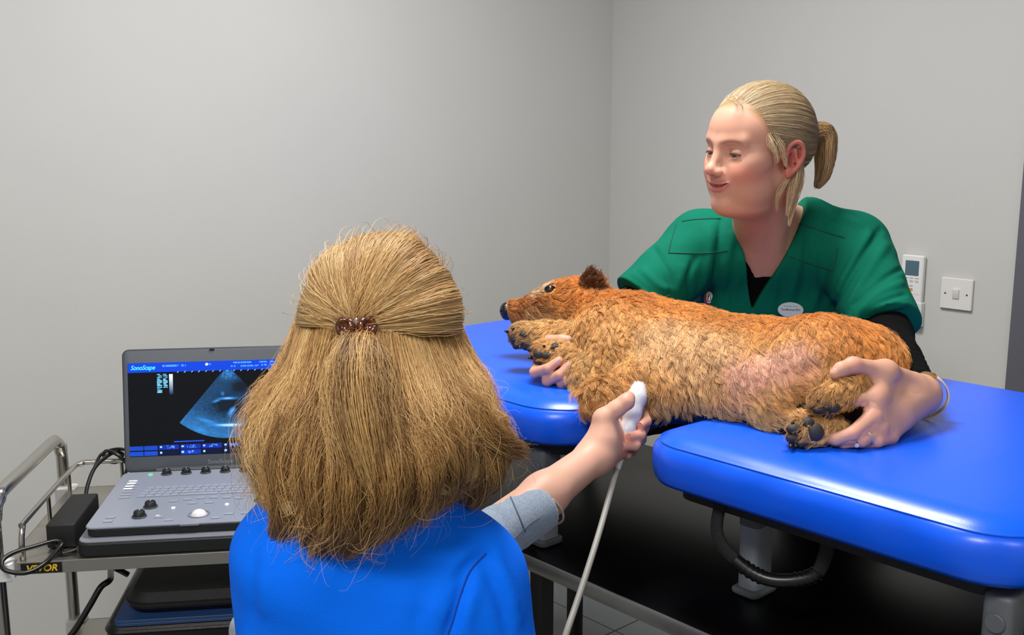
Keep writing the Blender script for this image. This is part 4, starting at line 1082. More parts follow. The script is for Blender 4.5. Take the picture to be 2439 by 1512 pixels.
# hair-covered scalp
def hairline(q):
    """> 0 on the part of the head that carries hair (head coordinates)"""
    x, y, z = q[:, 0], np.abs(q[:, 1]), q[:, 2]
    fr = .058 + .022 * np.clip((z - .03) / .06, 0, 1.3) - .55 * np.clip(y - .030, 0, 1) - np.clip(.04 - z, 0, 1) * 1.15
    lowb = z - (-.045 + np.clip(x + .03, 0, .2) * .8)
    return np.minimum(fr - x, lowb)
q_ = HN.inv(VN); hm = np.clip(hairline(q_) / .012 + .2, 0, 1) * (np.abs(q_).max(1) < .16) * (np.linalg.norm(q_ - np.array([-.012, 0, .0]), axis=1) > 0)
eard = np.minimum(np.linalg.norm((q_ - np.array([-.016, .080, .004])) / np.array([.024, .016, .042]), axis=1), np.linalg.norm((q_ - np.array([-.016, -.080, .004])) / np.array([.024, .016, .042]), axis=1))
hm = hm * (eard > 1.0)
C_ = C_ * (1 - hm[:, None]) + lin((150, 118, 78)) * hm[:, None]
nu = thing('person', 'person in green scrub top leaning over the table to hold the dog', 'person', (PEL[0], PEL[1], 0), group='people')
NO_ = np.array([PEL[0], PEL[1], 0.0])
from_np('body', VN - NO_, FN, M_skin, nu, attrs={'tint': np.clip(C_, 0, 1)})
eyeballs(HN, nu, NO_, (.85, .05, -.42))
for i, q in enumerate(RF[:3]): nail('fingernail', nu, NO_, q[3] * .85 + q[2] * .15 + nrm(CAM - q[3]) * .0084 + UPV * .001, q[2], nrm(CAM - q[3]) + UPV * .3, .0062, .010)
no_ = nrm(UPV * .9 - FW * .55 - RT * .25); nail('thumbnail', nu, NO_, W(1996, 886, 1.473) + no_ * .0088, W(2026, 871, 1.478) + no_ * .0115, no_, .0066, .012)
# ---- trousers and shoes
M_navy = mat('black_trousers', (14, 15, 18), .85)
def legs(parent, OFF, hips, knees, ankles, m, shoe_dir, r=(.085, .06, .045)):
    s = Soft()
    s.ell((hips[0] + hips[1]) / 2 + ZUP * .02, (.17, .13, .13), None, .05, None)
    for h, k_, a in zip(hips, knees, ankles): s.chain([h, k_, a], r, .03, None)
    V, F = s.mesh(*around(list(hips) + list(knees) + list(ankles), .18), .011)
    from_np('trousers', V - OFF, F, m, parent)
    for a in ankles:
        b = Soft(); c = np.array([a[0], a[1], .0]); b.ell(c + nrm(shoe_dir) * .05 + ZUP * .035, (.13, .045, .035), np.array([nrm(shoe_dir), np.cross(ZUP, nrm(shoe_dir)), ZUP]), .02, None); b.cone(c + ZUP * .05, c + ZUP * .10, .045, .05, .02)
        b.fun(lambda P: .003 - P[:, 2], c, 1, 'i', .004)
        V, F = b.mesh(c - .2, c + .2, .006); from_np('shoe', V - OFF, F, mat('black_shoe', (20, 20, 22), .5), parent)
legs(nu, NO_, (PEL - n1 * .08 - ZUP * .03, PEL + n1 * .08 - ZUP * .03), (PEL - n1 * .085 + n3 * .03 - ZUP * .36, PEL + n1 * .085 + n3 * .02 - ZUP * .36), (np.array([*(PEL - n1 * .09)[:2], .08]), np.array([*(PEL + n1 * .09)[:2], .08])), M_navy, -FH)
# ---- black long-sleeved undershirt
M_under = mat('black_jersey', (9, 9, 11), .9, spec=.1, bump=.3, bscale=600)
us_ = Soft(); torso(us_, .001)
B2 = us_.hit(1802, 640)
def wedge(B, sl, sr, depth=.16):
    def fn(P):
        d = P - B; a, b, c = d @ RT, d @ UPV, d @ -FW
        return np.maximum(np.maximum(-(a + sl * b) / math.hypot(1, sl), (a - sr * b) / math.hypot(1, sr)), np.maximum(-b, -(c + depth)))
    return fn
us_.fun(wedge(B2, .62, 1.0, .12), B2, 9, 's', .004)
us_.ell(HN(-.03, 0, -.11), (.062, .062, .08), None, .004, None, 's')
fr_ = nrm(WRL - ELL); us_.slabf(WRL + fr_ * .075, (.1, .08, .08), .001, np.array([fr_, nrm(np.cross(fr_, ZUP)), nrm(np.cross(fr_, np.cross(fr_, ZUP)))]), .003, None, 's')
fr2 = nrm(WRR - ELR); us_.slabf(WRR + fr2 * .095, (.1, .08, .08), .001, np.array([fr2, nrm(np.cross(fr2, ZUP)), nrm(np.cross(fr2, np.cross(fr2, ZUP)))]), .003, None, 's')
us_.disp(lambda P: .0022 * np.sin((P - ELL) @ fr_ * 210 + 6 * np.sin(P[:, 0] * 60)) * np.exp(-(np.linalg.norm(P - (ELL * .45 + WRL * .55), axis=1) / .09) ** 2))
Vu, Fu = us_.mesh(*around([RSH, LSH, PEL, NKB, ELR, WRR, WRL], .13), .0055)
from_np('undershirt', smooth_mesh(Vu, Fu, 1) - NO_, Fu, M_under, nu)
# ---- green scrub top
M_green = mat('green_scrub_cotton', (0, 102, 80), .85, spec=.15, bump=.25, bscale=700, noise=.05, nscale=25)
sg = Soft(); torso(sg, .014, arms=False)
BV = sg.hit(1793, 738)
hemL, hemR = LSH + (ELL - LSH) * .92, RSH + (ELR - RSH) * .86
sg.cone(LSH + n1 * .012, hemL + n1 * .004, .062, .060, .03); sg.cone(RSH, hemR, .064, .058, .03)
for h_, ax_ in ((hemL, nrm(ELL - LSH)), (hemR, nrm(ELR - RSH))):
    sd_ = nrm(np.cross(ax_, n3)); sg.slabf(h_ + ax_ * .1, (.1, .13, .13), .001, np.array([ax_, sd_, np.cross(ax_, sd_)]), .002, None, 's')
def fold(s, px, amp, w):
    pts = hits(s, smooth_path(px, 6))
    if len(pts) > 1: s.ridge(pts, amp, w)
folds = [([(1718, 525), (1712, 600), (1698, 680), (1668, 745)], -0.0147, 0.0046), ([(1742, 560), (1730, 640), (1708, 735)], 0.0075, 0.0076), ([(1692, 540), (1690, 620), (1672, 690)], 0.0075, 0.0076),
         ([(1655, 615), (1640, 660), (1645, 705)], -0.0084, 0.0050), ([(1625, 640), (1615, 690)], 0.0063, 0.0076), ([(1555, 590), (1590, 650), (1605, 720)], -0.0074, 0.0056), ([(1530, 640), (1570, 680), (1600, 690)], 0.0063, 0.0068), ([(1500, 660), (1560, 705)], -0.0053, 0.0050),
         ([(2100, 545), (2062, 600), (2020, 665), (1985, 730)], -0.0137, 0.0050), ([(2075, 550), (2038, 610), (1996, 690)], 0.0088, 0.0076), ([(2112, 580), (2062, 655), (2015, 735)], 0.0088, 0.0076),
         ([(2148, 640), (2095, 672), (2035, 725)], -0.0095, 0.0040), ([(2152, 672), (2090, 700), (2040, 745)], 0.0075, 0.0059), ([(2158, 700), (2095, 722), (2050, 752)], -0.0084, 0.0037), ([(2158, 725), (2100, 738)], 0.0050, 0.0051),
         ([(1935, 470), (1990, 500), (2065, 540)], 0.0088, 0.0068), ([(1950, 505), (2010, 532), (2050, 560)], -0.0063, 0.0043), ([(1935, 500), (1980, 525)], 0.0050, 0.0059), ([(1905, 560), (1898, 640), (1880, 720)], 0.0063, 0.0068), ([(1922, 580), (1918, 660), (1900, 735)], -0.0063, 0.0050),
         ([(1960, 600), (1952, 680), (1935, 735)], 0.0063, 0.0068), ([(1850, 640), (1845, 700), (1838, 740)], 0.0050, 0.0068), ([(1765, 650), (1750, 700), (1742, 740)], 0.0050, 0.0068)]
for f_ in folds: fold(sg, *f_)
sg.disp(lambda P: .0018 * np.sin(P[:, 0] * 41 + 3 * np.sin(P[:, 2] * 23)) * np.sin(P[:, 2] * 33 + P[:, 1] * 29))
sg.fun(wedge(BV, .25, .47, .17), BV, 9, 's', .003)
sg.ell(HN(-.03, 0, -.11), (.070, .070, .085), None, .008, None, 's')
sg.fun(lambda P: (.97 - P[:, 2]), CC, 9, 'i', .003)
Vg, Fg = sg.mesh(*around([RSH, LSH, NKB, hemL, hemR, PEL], .12), .0032)
scr = from_np('scrub_top', smooth_mesh(Vg, Fg, 1, .4) - NO_, Fg, M_green, nu)
# stitched seams and pocket tops lying on the cloth
from mathutils.bvhtree import BVHTree
bvh_g = BVHTree.FromPolygons([Vector(v) for v in Vg], Fg.tolist())
def onto(bvh, x, y):
    d = Vector(W(x, y, 1.0) - CAM).normalized(); h = bvh.ray_cast(Vector(CAM), d)
    return None if h[0] is None else np.array(h[0])
def seam(name, parent, OFF, bvh, px, m, r=.0011, lift=.0006):
    P = smooth_path(px, 5); q = [onto(bvh, x, y) for x, y in P]; q = [p for p in q if p is not None]
    if len(q) > 2: return tube(name, parent, m, [p - OFF + nrm(CAM - p) * lift for p in q], r, 6)
M_seam = mat('green_seam_thread', (2, 74, 60), .9)
for px in ([(1624, 527), (1660, 522), (1716, 520)], [(1592, 602), (1640, 603), (1690, 602), (1734, 596)], [(1610, 535), (1600, 570), (1592, 602)], [(1903, 532), (1950, 548), (2012, 566)],
           [(1872, 608), (1930, 628), (1985, 646)], [(1995, 590), (1990, 620), (1985, 646)], [(2055, 757), (2110, 754), (2158, 752)]):
    seam('seam', scr, NO_, bvh_g, px, M_seam)
M_edgeg = mat('green_collar_band', (4, 112, 90), .8)
# ---- hair
M_blond = hair_mat('blond_hair', .38, .55)
TIE = HN(-.104, -.004, .036)
def combed(n, seed):
    r = np.random.default_rng(seed); c0 = np.array([-.010, 0, .045]); rad = np.array([.097, .076, .083])
    d = r.normal(size=(n * 4, 3)); d /= np.linalg.norm(d, axis=1)[:, None]; q = c0 + d * rad
    ok = (hairline(q) > 0) & (q[:, 2] > -.055); d = d[ok][:n]; n = len(d)
    td = nrm((np.array([-.104, -.004, .036]) - c0) / rad)
    k = 14; t = np.linspace(0, 1, k)
    om = np.arccos(np.clip(d @ td, -1, 1)); so = np.maximum(np.sin(om), 1e-3)
    P = (np.sin((1 - t)[None] * om[:, None]) / so[:, None])[..., None] * d[:, None] + (np.sin(t[None] * om[:, None]) / so[:, None])[..., None] * td
    lay = r.random(n) * .007 + .0015; bulge = np.sin(np.pi * np.clip(t * 1.05, 0, 1)) ** .7
    clv = np.sin(d[:, 1] * 55 + d[:, 2] * 31) * .5 + .5
    q = c0 + P * rad * (1 + (lay[:, None] * bulge[None] * (1.0 + .6 * clv[:, None]) / .085)[..., None])
    # sag: locks sweep low over the ear before rising to the tie
    q[:, :, 2] -= (.010 * np.sin(np.pi * t)[None] * np.clip(np.abs(d[:, 1:2]) - .3, 0, 1))
    q += r.normal(size=(n, 1, 3)) * .0006 + r.normal(size=(n, k, 3)) * .00025
    tone = np.clip(.42 + .22 * np.sin(d[:, 1] * 19 + d[:, 2] * 23 + 2) + .18 * np.sin(d[:, 1] * 47 - d[:, 2] * 61) + r.normal(size=n) * .12, 0, 1)
    col = lin((116, 90, 60)) * (1 - tone[:, None]) + lin((222, 196, 150)) * tone[:, None]
    frontw = np.clip((d[:, 0] - .25) * 1.2, 0, 1)[:, None]; col = col * (1 - .5 * frontw) + lin((250, 230, 196)) * .5 * frontw
    return q, col
q, col = combed(52000, 3)
P3 = HN.O + HN.S * (q @ HN.R) - NO_
k = 14
strands('hair', P3, .00020 * np.ones(k), np.clip(col, 0, 1), M_blond, nu)
# ponytail
def lockset(n, seed, guides, spread, rad, cols, wav=.002, k=14, tipspread=None):
    """n strands following one guide polyline, spread around it"""
    r = np.random.default_rng(seed); g = smooth_path(guides, 8); L = np.linspace(0, 1, len(g)); t = np.linspace(0, 1, k)
    c = np.stack([np.interp(t, L, g[:, i]) for i in range(3)], 1)
    sp = np.interp(t, np.linspace(0, 1, len(spread)), spread)
    o = r.normal(size=(n, 3)); o /= np.linalg.norm(o, axis=1)[:, None]; o *= r.random((n, 1)) ** .5
    ln = r.uniform(.66, 1.0, n); tt = t[None] * ln[:, None]
    cc = np.stack([np.interp(tt, t, c[:, i]) for i in range(3)], 2)
    P = cc + o[:, None] * sp[None, :, None] + (wav * np.sin(t * 9 + r.random((n, 1)) * 6))[..., None] * o[:, None, [1, 2, 0]] + r.normal(size=(n, k, 3)) * .0003
    tone = np.clip(r.normal(.5, .18, n) + .25 * np.sin(o[:, 0] * 5 + o[:, 1] * 4), 0, 1)[:, None]; col = np.asarray(cols[0]) * (1 - tone) + np.asarray(cols[1]) * tone
    return P, col
pt = [TIE - HN.f * .002, TIE - HN.f * .018 + HN.u * .004, W(1962, 318, 1.93), W(1966, 370, 1.93), W(1960, 415, 1.925), W(1946, 444, 1.92)]
P, c = lockset(6000, 5, pt, [.006, .014, .021, .021, .016, .006], .0004, (lin((96, 70, 46)), lin((196, 160, 108))), .0025)
strands('ponytail', P - NO_, .0003 * np.ones(14), c, M_blond, nu)
tube('hair_tie', nu, mat('dark_hair_tie', (40, 32, 28), .8), [TIE - NO_ - HN.f * .006 + .0085 * (math.cos(a) * HN.l + math.sin(a) * HN.u) for a in np.linspace(0, 2 * PI, 20, endpoint=False)], .003, 8, closed=True)
BL = (lin((190, 158, 112)), lin((240, 220, 182)))
loose = [([HN(.040, .064, .052), HN(.036, .076, .030), HN(.028, .080, .012), HN(.022, .080, -.004)], 45, [.004, .007, .006, .003]),
         ([HN(.030, .068, .05), HN(.020, .080, .028), HN(.010, .083, .006), HN(.004, .083, -.012)], 50, [.005, .007, .006, .002]),
         ([HN(-.030, .072, -.002), HN(-.028, .074, -.030), HN(-.026, .070, -.060), HN(-.024, .066, -.10)], 200, [.006, .010, .009, .004]),
         ([HN(-.045, .066, -.01), HN(-.046, .066, -.04), HN(-.040, .062, -.08), HN(-.036, .060, -.12)], 200, [.008, .010, .008, .003]),
         ([HN(-.016, .077, -.020), HN(-.004, .072, -.045), HN(.004, .066, -.07), HN(-.004, .060, -.095)], 24, [.003, .006, .006, .003]),
         ([HN(.066, .02, .098), HN(.085, .03, .108), HN(.098, .025, .105)], 16, [.01, .016, .012])]
for i, (g, n, sp) in enumerate(loose):
    P, c = lockset(n, 40 + i, g, sp, .0003, BL, .002); strands('loose_lock', P - NO_, .00026 * np.ones(14), c, M_blond, nu)
# ---- badges, watch, ring: things of their own
bx = nrm(n1 * .9 - n3 * .3)
def badge_frame(x, y, lift=.004):
    p = onto(bvh_g, x, y); p = W(x, y, 1.95) if p is None else p
    z = nrm(CAM - p + n1 * .0); xx = nrm(np.cross(ZUP, z)); return p + z * lift, xx, np.cross(z, xx), z
def oval(name, parent, m, r1, r2, z0, z1, bev=.0006):
    bm = bmesh.new(); th = np.linspace(0, 2 * PI, 40, endpoint=False)
    bm_loft(bm, [[((r1 - i) * math.cos(a), (r2 - i) * math.sin(a), z) for a in th] for i, z in ((bev, z0), (0, z0 + bev), (0, z1 - bev), (bev, z1))]); return from_bm(name, bm, m, parent)
p, bx_, by_, bz_ = badge_frame(1690, 706)
b1 = thing('pin_badge', 'oval red-rimmed silver pin badge on the green scrub top', 'badge'); c_, s_n = math.cos(-.12), math.sin(-.12)
b1.matrix_world = frame_mtx(p, bx_ * c_ + by_ * s_n, by_ * c_ - bx_ * s_n, bz_)
oval('rim', b1, mat('red_enamel', (150, 40, 52), .25), .0105, .0180, 0, .004); oval('edge', b1, mat('silver_edge', (200, 196, 196), .25, .8), .0112, .0187, -.001, .0028)
oval('centre', b1, mat('silver_relief', (196, 196, 194), .3, .7, bump=.6, bscale=180), .0072, .0135, .0035, .0048)
sf = Soft(); sf.ell((0, .005, .0048), (.0022, .0028, .002), None, .001); sf.cone((0, .002, .0045), (0, -.008, .0045), .0022, .0034, .002); sf.cone((-.003, 0, .0045), (.004, -.002, .0045), .0012, .0012, .001)
Vb, Fb = sf.mesh((-.01, -.015, .001), (.01, .013, .009), .0006); from_np('relief_figure', Vb, Fb, mat('bright_silver', (222, 222, 220), .25, .8), b1)
p, bx_, by_, bz_ = badge_frame(1883, 738)
b2 = thing('name_badge', 'white oval name badge with black lettering on the green scrub top', 'badge'); b2.matrix_world = frame_mtx(p, bx_, by_, bz_)
oval('plate', b2, mat('pale_badge', (206, 216, 222), .2), .0245, .0150, 0, .0035, .001)
FT = mat('badge_print', (40, 44, 48), .6)
text_obj('small_lettering', b2, mat('badge_print_grey', (110, 124, 130), .6), 'Veterinary Nurse', .0042, frame_mtx((0, .0072, .0036), (1, 0, 0), (0, 1, 0), (0, 0, 1)), width=.027, ext=.0001)
text_obj('name_lettering', b2, FT, 'Tina Moloney RVN', .0054, frame_mtx((0, .0002, .0036), (1, 0, 0), (0, 1, 0), (0, 0, 1)), bold=.0001, width=.036, ext=.0001)
# watch on the left wrist
M_strap = mat('cream_leather_strap', (232, 206, 186), .5); M_gold = mat('gold_metal', (214, 164, 84), .22, 1.0)
wc = W(2190, 948, 1.597)
wa = nrm(np.cross(fr_, nrm(CAM - wc))); wb2 = np.cross(wa, fr_)      # wb2 towards the viewer
wt = thing('wristwatch', 'wristwatch with cream strap and gold buckle on the left wrist', 'watch', wc)
ringp = lambda a, r=.0395: fr_ * .004 * math.sin(2 * a) + r * (math.cos(a) * wb2 * .92 + math.sin(a) * wa * 1.08)
tube('strap', wt, M_strap, [ringp(a) for a in np.linspace(0, 2 * PI, 48, endpoint=False)], .0016, 12, closed=True, sq=(1., 1., 1.))
st_ = bpy.data.objects['strap']
def band(name, a0, a1, m, w, th, r=.0395):
    bm = bmesh.new(); rings = []
    for a in np.linspace(a0, a1, max(4, int(abs(a1 - a0) * 8))):
        o = nrm(ringp(a)); c = ringp(a, r); rings.append([c + fr_ * x + o * z for x, z in ((-w, 0), (-w * .9, th), (w * .9, th), (w, 0), (w * .9, -th), (-w * .9, -th))])
    bm_loft(bm, rings); return from_bm(name, bm, m, wt)
bpy.data.objects.remove(st_)
band('strap', 0, 2 * PI - .001, M_strap, .0055, .0012)
band('case', PI * .5 - .28, PI * .5 + .28, M_gold, .0085, .0030, .0405)
band('buckle', -1.0, -.35, M_gold, .0070, .0022, .0402)
# ring
rg_ = thing('finger_ring', 'thin silver ring with a small clear stone on the left hand', 'ring', LF[2][1])
d1 = nrm(LF[2][1] - LF[2][0]); a1_ = nrm(np.cross(d1, ZUP)); b1_ = np.cross(d1, a1_); M_silv = mat('silver', (220, 220, 222), .15, 1.0)
tube('band', rg_, M_silv, [-d1 * .010 + .0110 * (math.cos(a) * a1_ + math.sin(a) * b1_) for a in np.linspace(0, 2 * PI, 28, endpoint=False)], .0011, 8, closed=True)
bm = bmesh.new(); bmesh.ops.create_icosphere(bm, subdivisions=1, radius=.0036)
stp = W(2041, 1061, 1.437) - LF[2][1]
bmesh.ops.translate(bm, verts=bm.verts, vec=Vector(stp)); from_bm('stone', bm, mat('clear_stone', (240, 244, 250), .03, spec=.9, trans=.5), rg_, smooth=False)
tube('setting', rg_, M_silv, [W(2041, 1049, 1.442) - LF[2][1], stp], .0011, 6)
# ================================================================== operator in blue, seated, seen from behind
HO = head_frame(W(905, 850, 1.20), 172, 6, 4, 1.0)
ob = Soft()
oR, oL = W(1090, 1398, 1.17), W(724, 1330, 1.13)        # right shoulder (reaching arm) and left shoulder
OC = W(900, 1560, 1.20); OP = OC + np.array([.02, -.03, -.30])
o1 = nrm(oR - oL); o2 = nrm((oR + oL) / 2 - OP); o2 = nrm(o2 - o1 * (o2 @ o1)); o3 = np.cross(o1, o2); OR_ = np.array([o1, o3, o2])   # o3 points to the viewer: her back
ELO, WRO = W(1128, 1308, 1.40), W(1418, 1086, 1.585)
ELO2, WRO2 = W(690, 1530, 1.30), W(600, 1500, 1.50)
ONK = W(872, 1250, 1.165)
def otorso(s, off, k=.05, col=SKIN, arms=True):
    s.ell(OC, (.138 + off, .105 + off, .19 + off), OR_, k, col)
    s.ell(OP, (.165 + off, .125 + off, .13 + off), None, .06, col)
    s.cone(oR, oL, .052 + off, .052 + off, .05, col)
    s.cone(ONK, oR, .050 + off, .048 + off, .05, col); s.cone(ONK, oL, .050 + off, .048 + off, .05, col)
    s.cone(ONK - o2 * .03, OC + o2 * .05, .06 + off, .09 + off, .06, col)
    s.cone(oR, ELO, .048 + off, (.036 if arms else .02) + off, .03, col); s.cone(oL, ELO2, .048 + off, .042 + off, .03, col)
    if arms: s.cone(ELO2, WRO2, .040 + off, .027 + off, .02, col)
otorso(ob, -.008)
ob.chain([ELO, ELO * .45 + WRO * .55, WRO], [.036, .0310, .0255], .02, SKIN)
ob.chain([ONK - o2 * .02, HO(-.02, 0, -.05)], [.056, .052], .03, SKIN)
add_head(ob, HO)
# ---- right hand round the probe
zt = 1.62
mW = WRO
# knuckles on the far side of the probe, thumb on the near side pointing up
hp_ = dict(cmc=W(1424, 1062, 1.585))
ob.cone(WRO, W(1448, 1040, 1.615), .0255, .024, .02, SKIN)
ob.cone(W(1432, 1050, 1.59), W(1446, 1000, 1.605), .022, .0175, .015, SKIN)
ob.cone(WRO, W(1470, 1075, 1.615), .020, .016, .02, SKIN)                     # heel of the hand
ob.chain([W(1438, 1040, 1.588), W(1436, 997, 1.592), W(1468, 974, 1.592), W(1492, 956, 1.593), W(1499, 945, 1.595)], [.019, .0150, .0130, .0125, .0088], .014, SKIN, .006)
mc = [W(1470, 985, 1.655), W(1478, 1012, 1.655), W(1480, 1036, 1.650), W(1474, 1058, 1.642)]
for m_ in mc: ob.cone(W(1440, 1055, 1.61), m_, .018, .013, .018, SKIN)
OFN = [[mc[0], W(1530, 980, 1.662), W(1538, 1004, 1.638), W(1527, 1012, 1.622)], [mc[1], W(1532, 1018, 1.655), W(1524, 1036, 1.620), W(1500, 1041, 1.606)],
       [mc[2], W(1525, 1045, 1.642), W(1512, 1060, 1.612), W(1484, 1062, 1.602)], [mc[3], W(1505, 1072, 1.640), W(1492, 1082, 1.622), W(1478, 1078, 1.615)]]
for i, q in enumerate(OFN): ob.chain(q, np.array([.0120, .0100, .0093, .0080]) * (1, 1, 1, .88)[i], .006, SKIN, .003)
bxh = around([WRO, ELO] + [p for q in OFN for p in q] + [W(1436, 997, 1.592), W(1499, 940, 1.595)], .03)
V1, F1 = ob.mesh(*bxh, .0022)
hbx = around([HO(-.12, -.10, -.13), HO(.13, .10, .14), HO(.13, -.10, .14), HO(-.12, .10, -.13), ONK], .012)
V3, F3 = ob.mesh(*hbx, .0032); V2, F2 = ob.mesh(*around([oR, oL, OP, ONK, ELO, ELO2, WRO2], .15), .010)
# tendons and the hollow of the wrist
VO, FO = join([(smooth_mesh(V1, F1, 1, .4), F1), (V3, F3), (V2, F2)])
d_, C_ = ob.ev(VO, True); C_ = head_colour(C_, VO, HO)
C_ = C_ * .4 + (lin((214, 168, 146))) * .6
for p, w_ in [(q[1], .5) for q in OFN] + [(q[3], .6) for q in OFN] + [(W(1499, 945, 1.6), .7), (W(1436, 997, 1.592), .2), (W(1330, 1190, 1.5), .3)]:
    k = w_ * np.exp(-(np.linalg.norm(VO - p, axis=1) / .016) ** 2)[:, None]; C_ = C_ * (1 - k) + lin((214, 128, 108)) * k
qh = HO.inv(VO); hm = np.clip(hairline(qh) / .012 + .3, 0, 1) * (np.abs(qh).max(1) < .16)
C_ = C_ * (1 - hm[:, None]) + lin((120, 88, 52)) * hm[:, None]
OO = np.array([OP[0], OP[1], 0.0])
op = thing('person', 'seated person in bright blue top with half-up blond hair, back turned', 'person', (OP[0], OP[1], 0), group='people')
from_np('body', VO - OO, FO, M_skin, op, attrs={'tint': np.clip(C_, 0, 1)})
eyeballs(HO, op, OO, (1, 0, -.1))
for i, q in enumerate(OFN[:3]): nail('fingernail', op, OO, q[3] * .8 + q[2] * .2 + nrm(CAM - q[3]) * .0088 + UPV * .002, q[2], nrm(CAM - q[3]) + UPV * .25, .0060, .010)
hips = (OP + o1 * .09, OP - o1 * .09); fwd = -o3 * np.array([1, 1, 0]); fwd = nrm(fwd)
kn_ = [h + fwd * .30 - ZUP * .03 for h in hips]
legs(op, OO, hips, kn_, [np.array([k_[0] + fwd[0] * .03, k_[1] + fwd[1] * .03, .08]) for k_ in kn_], M_navy, fwd)
# ---- grey undershirt sleeves
M_grey = mat('grey_marl_jersey', (138, 152, 168), .9, noise=.22, nscale=330, bump=.3, bscale=700, sheen=.2)
gs = Soft(); fo = nrm(WRO - ELO)
CUF = W(1290, 1208, 1.487)
gs.cone(oR, ELO, .045, .041, .02); gs.cone(ELO, CUF + fo * .03, .0405, .0350, .02)
gs.cone(oL, ELO2, .048, .045, .02); gs.cone(ELO2, WRO2, .044, .033, .02)
gs.disp(lambda P: .0022 * np.sin(((P - ELO) @ fo) * 260 + 4 * np.sin(P[:, 2] * 50)) * np.exp(-(np.linalg.norm(P - (ELO + fo * .03), axis=1) / .05) ** 2))
gs.slabf(CUF + fo * .1, (.1, .08, .08), .001, np.array([fo, nrm(np.cross(fo, ZUP)), nrm(np.cross(fo, np.cross(fo, ZUP)))]), .002, None, 's')
Vs, Fs = gs.mesh(*around([oR, ELO, CUF, oL, ELO2, WRO2], .075), .0038)
slv = from_np('undershirt_sleeves', smooth_mesh(Vs, Fs, 1, .4) - OO, Fs, M_grey, op)
bvh_s = BVHTree.FromPolygons([Vector(v) for v in Vs], Fs.tolist()); M_seam2 = mat('grey_seam_thread', (92, 102, 116), .9)
seam('cuff_seam', slv, OO, bvh_s, [(1216, 1183), (1228, 1210), (1243, 1245), (1252, 1268)], M_seam2, .0010); seam('sleeve_seam', slv, OO, bvh_s, [(1286, 1232), (1262, 1248), (1240, 1268), (1215, 1292)], M_seam2, .0010)
# ---- blue top
M_bluec = mat('blue_scrub_cotton', (0, 110, 250), .85, spec=.15, bump=.25, bscale=600, noise=.04, nscale=20)
sb_ = Soft(); otorso(sb_, .014, arms=False)
hemO = W(1142, 1560, 1.17)
sb_.cone(oR, hemO, .066, .066, .03); sb_.cone(oL, W(716, 1540, 1.14), .062, .066, .03)
for f_ in [([(1112, 1372), (1096, 1430), (1080, 1480), (1066, 1520)], -.010, .006), ([(1090, 1372), (1128, 1335), (1168, 1318)], -.009, .006), ([(1085, 1350), (1125, 1312)], .006, .009), ([(1065, 1390), (1045, 1450), (1035, 1510)], .006, .012), ([(1130, 1390), (1112, 1450), (1105, 1510)], .007, .010),
           ([(960, 1330), (1030, 1330), (1090, 1318)], .004, .012), ([(980, 1360), (1050, 1355)], -.004, .008), ([(700, 1390), (800, 1440), (950, 1450)], .003, .03), ([(620, 1300), (602, 1400), (596, 1500)], -.005, .009), ([(640, 1260), (625, 1350), (620, 1440)], .005, .012),
           ([(1180, 1330), (1212, 1395), (1236, 1470)], .006, .008), ([(1160, 1350), (1190, 1420), (1210, 1500)], -.006, .007), ([(1010, 1420), (1000, 1470), (1000, 1510)], -.004, .010)]: fold(sb_, *f_)
sb_.disp(lambda P: .0016 * np.sin(P[:, 0] * 37 + 3 * np.sin(P[:, 2] * 19)) * np.sin(P[:, 2] * 27 + P[:, 1] * 31))
sb_.ell(ONK + o2 * .05, (.075, .075, .060), OR_, .008, None, 's')
Vb, Fb = sb_.mesh(*around([oR, oL, ONK, OP, hemO, ELO2], .13), .0036)
btop = from_np('scrub_top', smooth_mesh(Vb, Fb, 1, .4) - OO, Fb, M_bluec, op)
bvh_b = BVHTree.FromPolygons([Vector(v) for v in Vb], Fb.tolist()); M_seam3 = mat('blue_seam_thread', (0, 62, 160), .9)
seam('shoulder_seam', btop, OO, bvh_b, [(1158, 1318), (1120, 1360), (1096, 1420), (1078, 1480), (1066, 1511)], M_seam3, .0010)
# ================================================================== hair of the seated person
M_hair = hair_mat('dark_blond_hair', .42, .45)
CLIP = W(848, 778, 1.085)
def tonecol(tone, warm=None):
    a, b, c = lin((108, 78, 46)), lin((180, 140, 88)), lin((238, 206, 148)); tone = np.clip(tone, 0, 1)[:, None]
    return np.where(tone < .5, a + (b - a) * tone * 2, b + (c - b) * (tone - .5) * 2)
HRAD = np.array([.102, .084, .094]); HC0 = np.array([-.010, 0, .040])
def scalp(q): return HO.O + HO.S * ((HC0 + q * HRAD) @ HO.R)
# filler volume so the mass is never see-through
hv = Soft(); hcol = lin((112, 80, 44))
hv.ell(HO(-.012, 0, .040), np.array([.088, .070, .078]), HO.R, .02, hcol)
for a, b, ra, rb in ((W(800, 900, 1.15), W(740, 1120, 1.12), .058, .052), (W(980, 900, 1.15), W(1040, 1070, 1.135), .054, .036), (W(890, 900, 1.13), W(880, 1180, 1.10), .060, .050), (W(740, 1120, 1.12), W(720, 1235, 1.11), .045, .025), (W(860, 1150, 1.10), W(830, 1250, 1.10), .045, .022), (W(950, 1080, 1.115), W(965, 1150, 1.12), .040, .020), (W(1080, 1040, 1.16), W(1090, 1090, 1.17), .026, .016)):
    hv.cone(a, b, ra, rb, .04, hcol)
hv.slabf(HO(.120, 0, -.03), (.065, .058, .11), .02, HO.R, .01, None, 's')
Vh, Fh = hv.mesh(*around([HO(-.13, -.11, -.1), HO(.12, .11, .14), W(650, 1280, 1.1), W(1200, 1200, 1.2), W(880, 1280, 1.05)], .05), .007)
from_np('hair_mass', Vh - OO, Fh, mat('hair_depth', (120, 88, 50), .7, noise=.3, nscale=60, stretch=(1, 1, .2)), op)
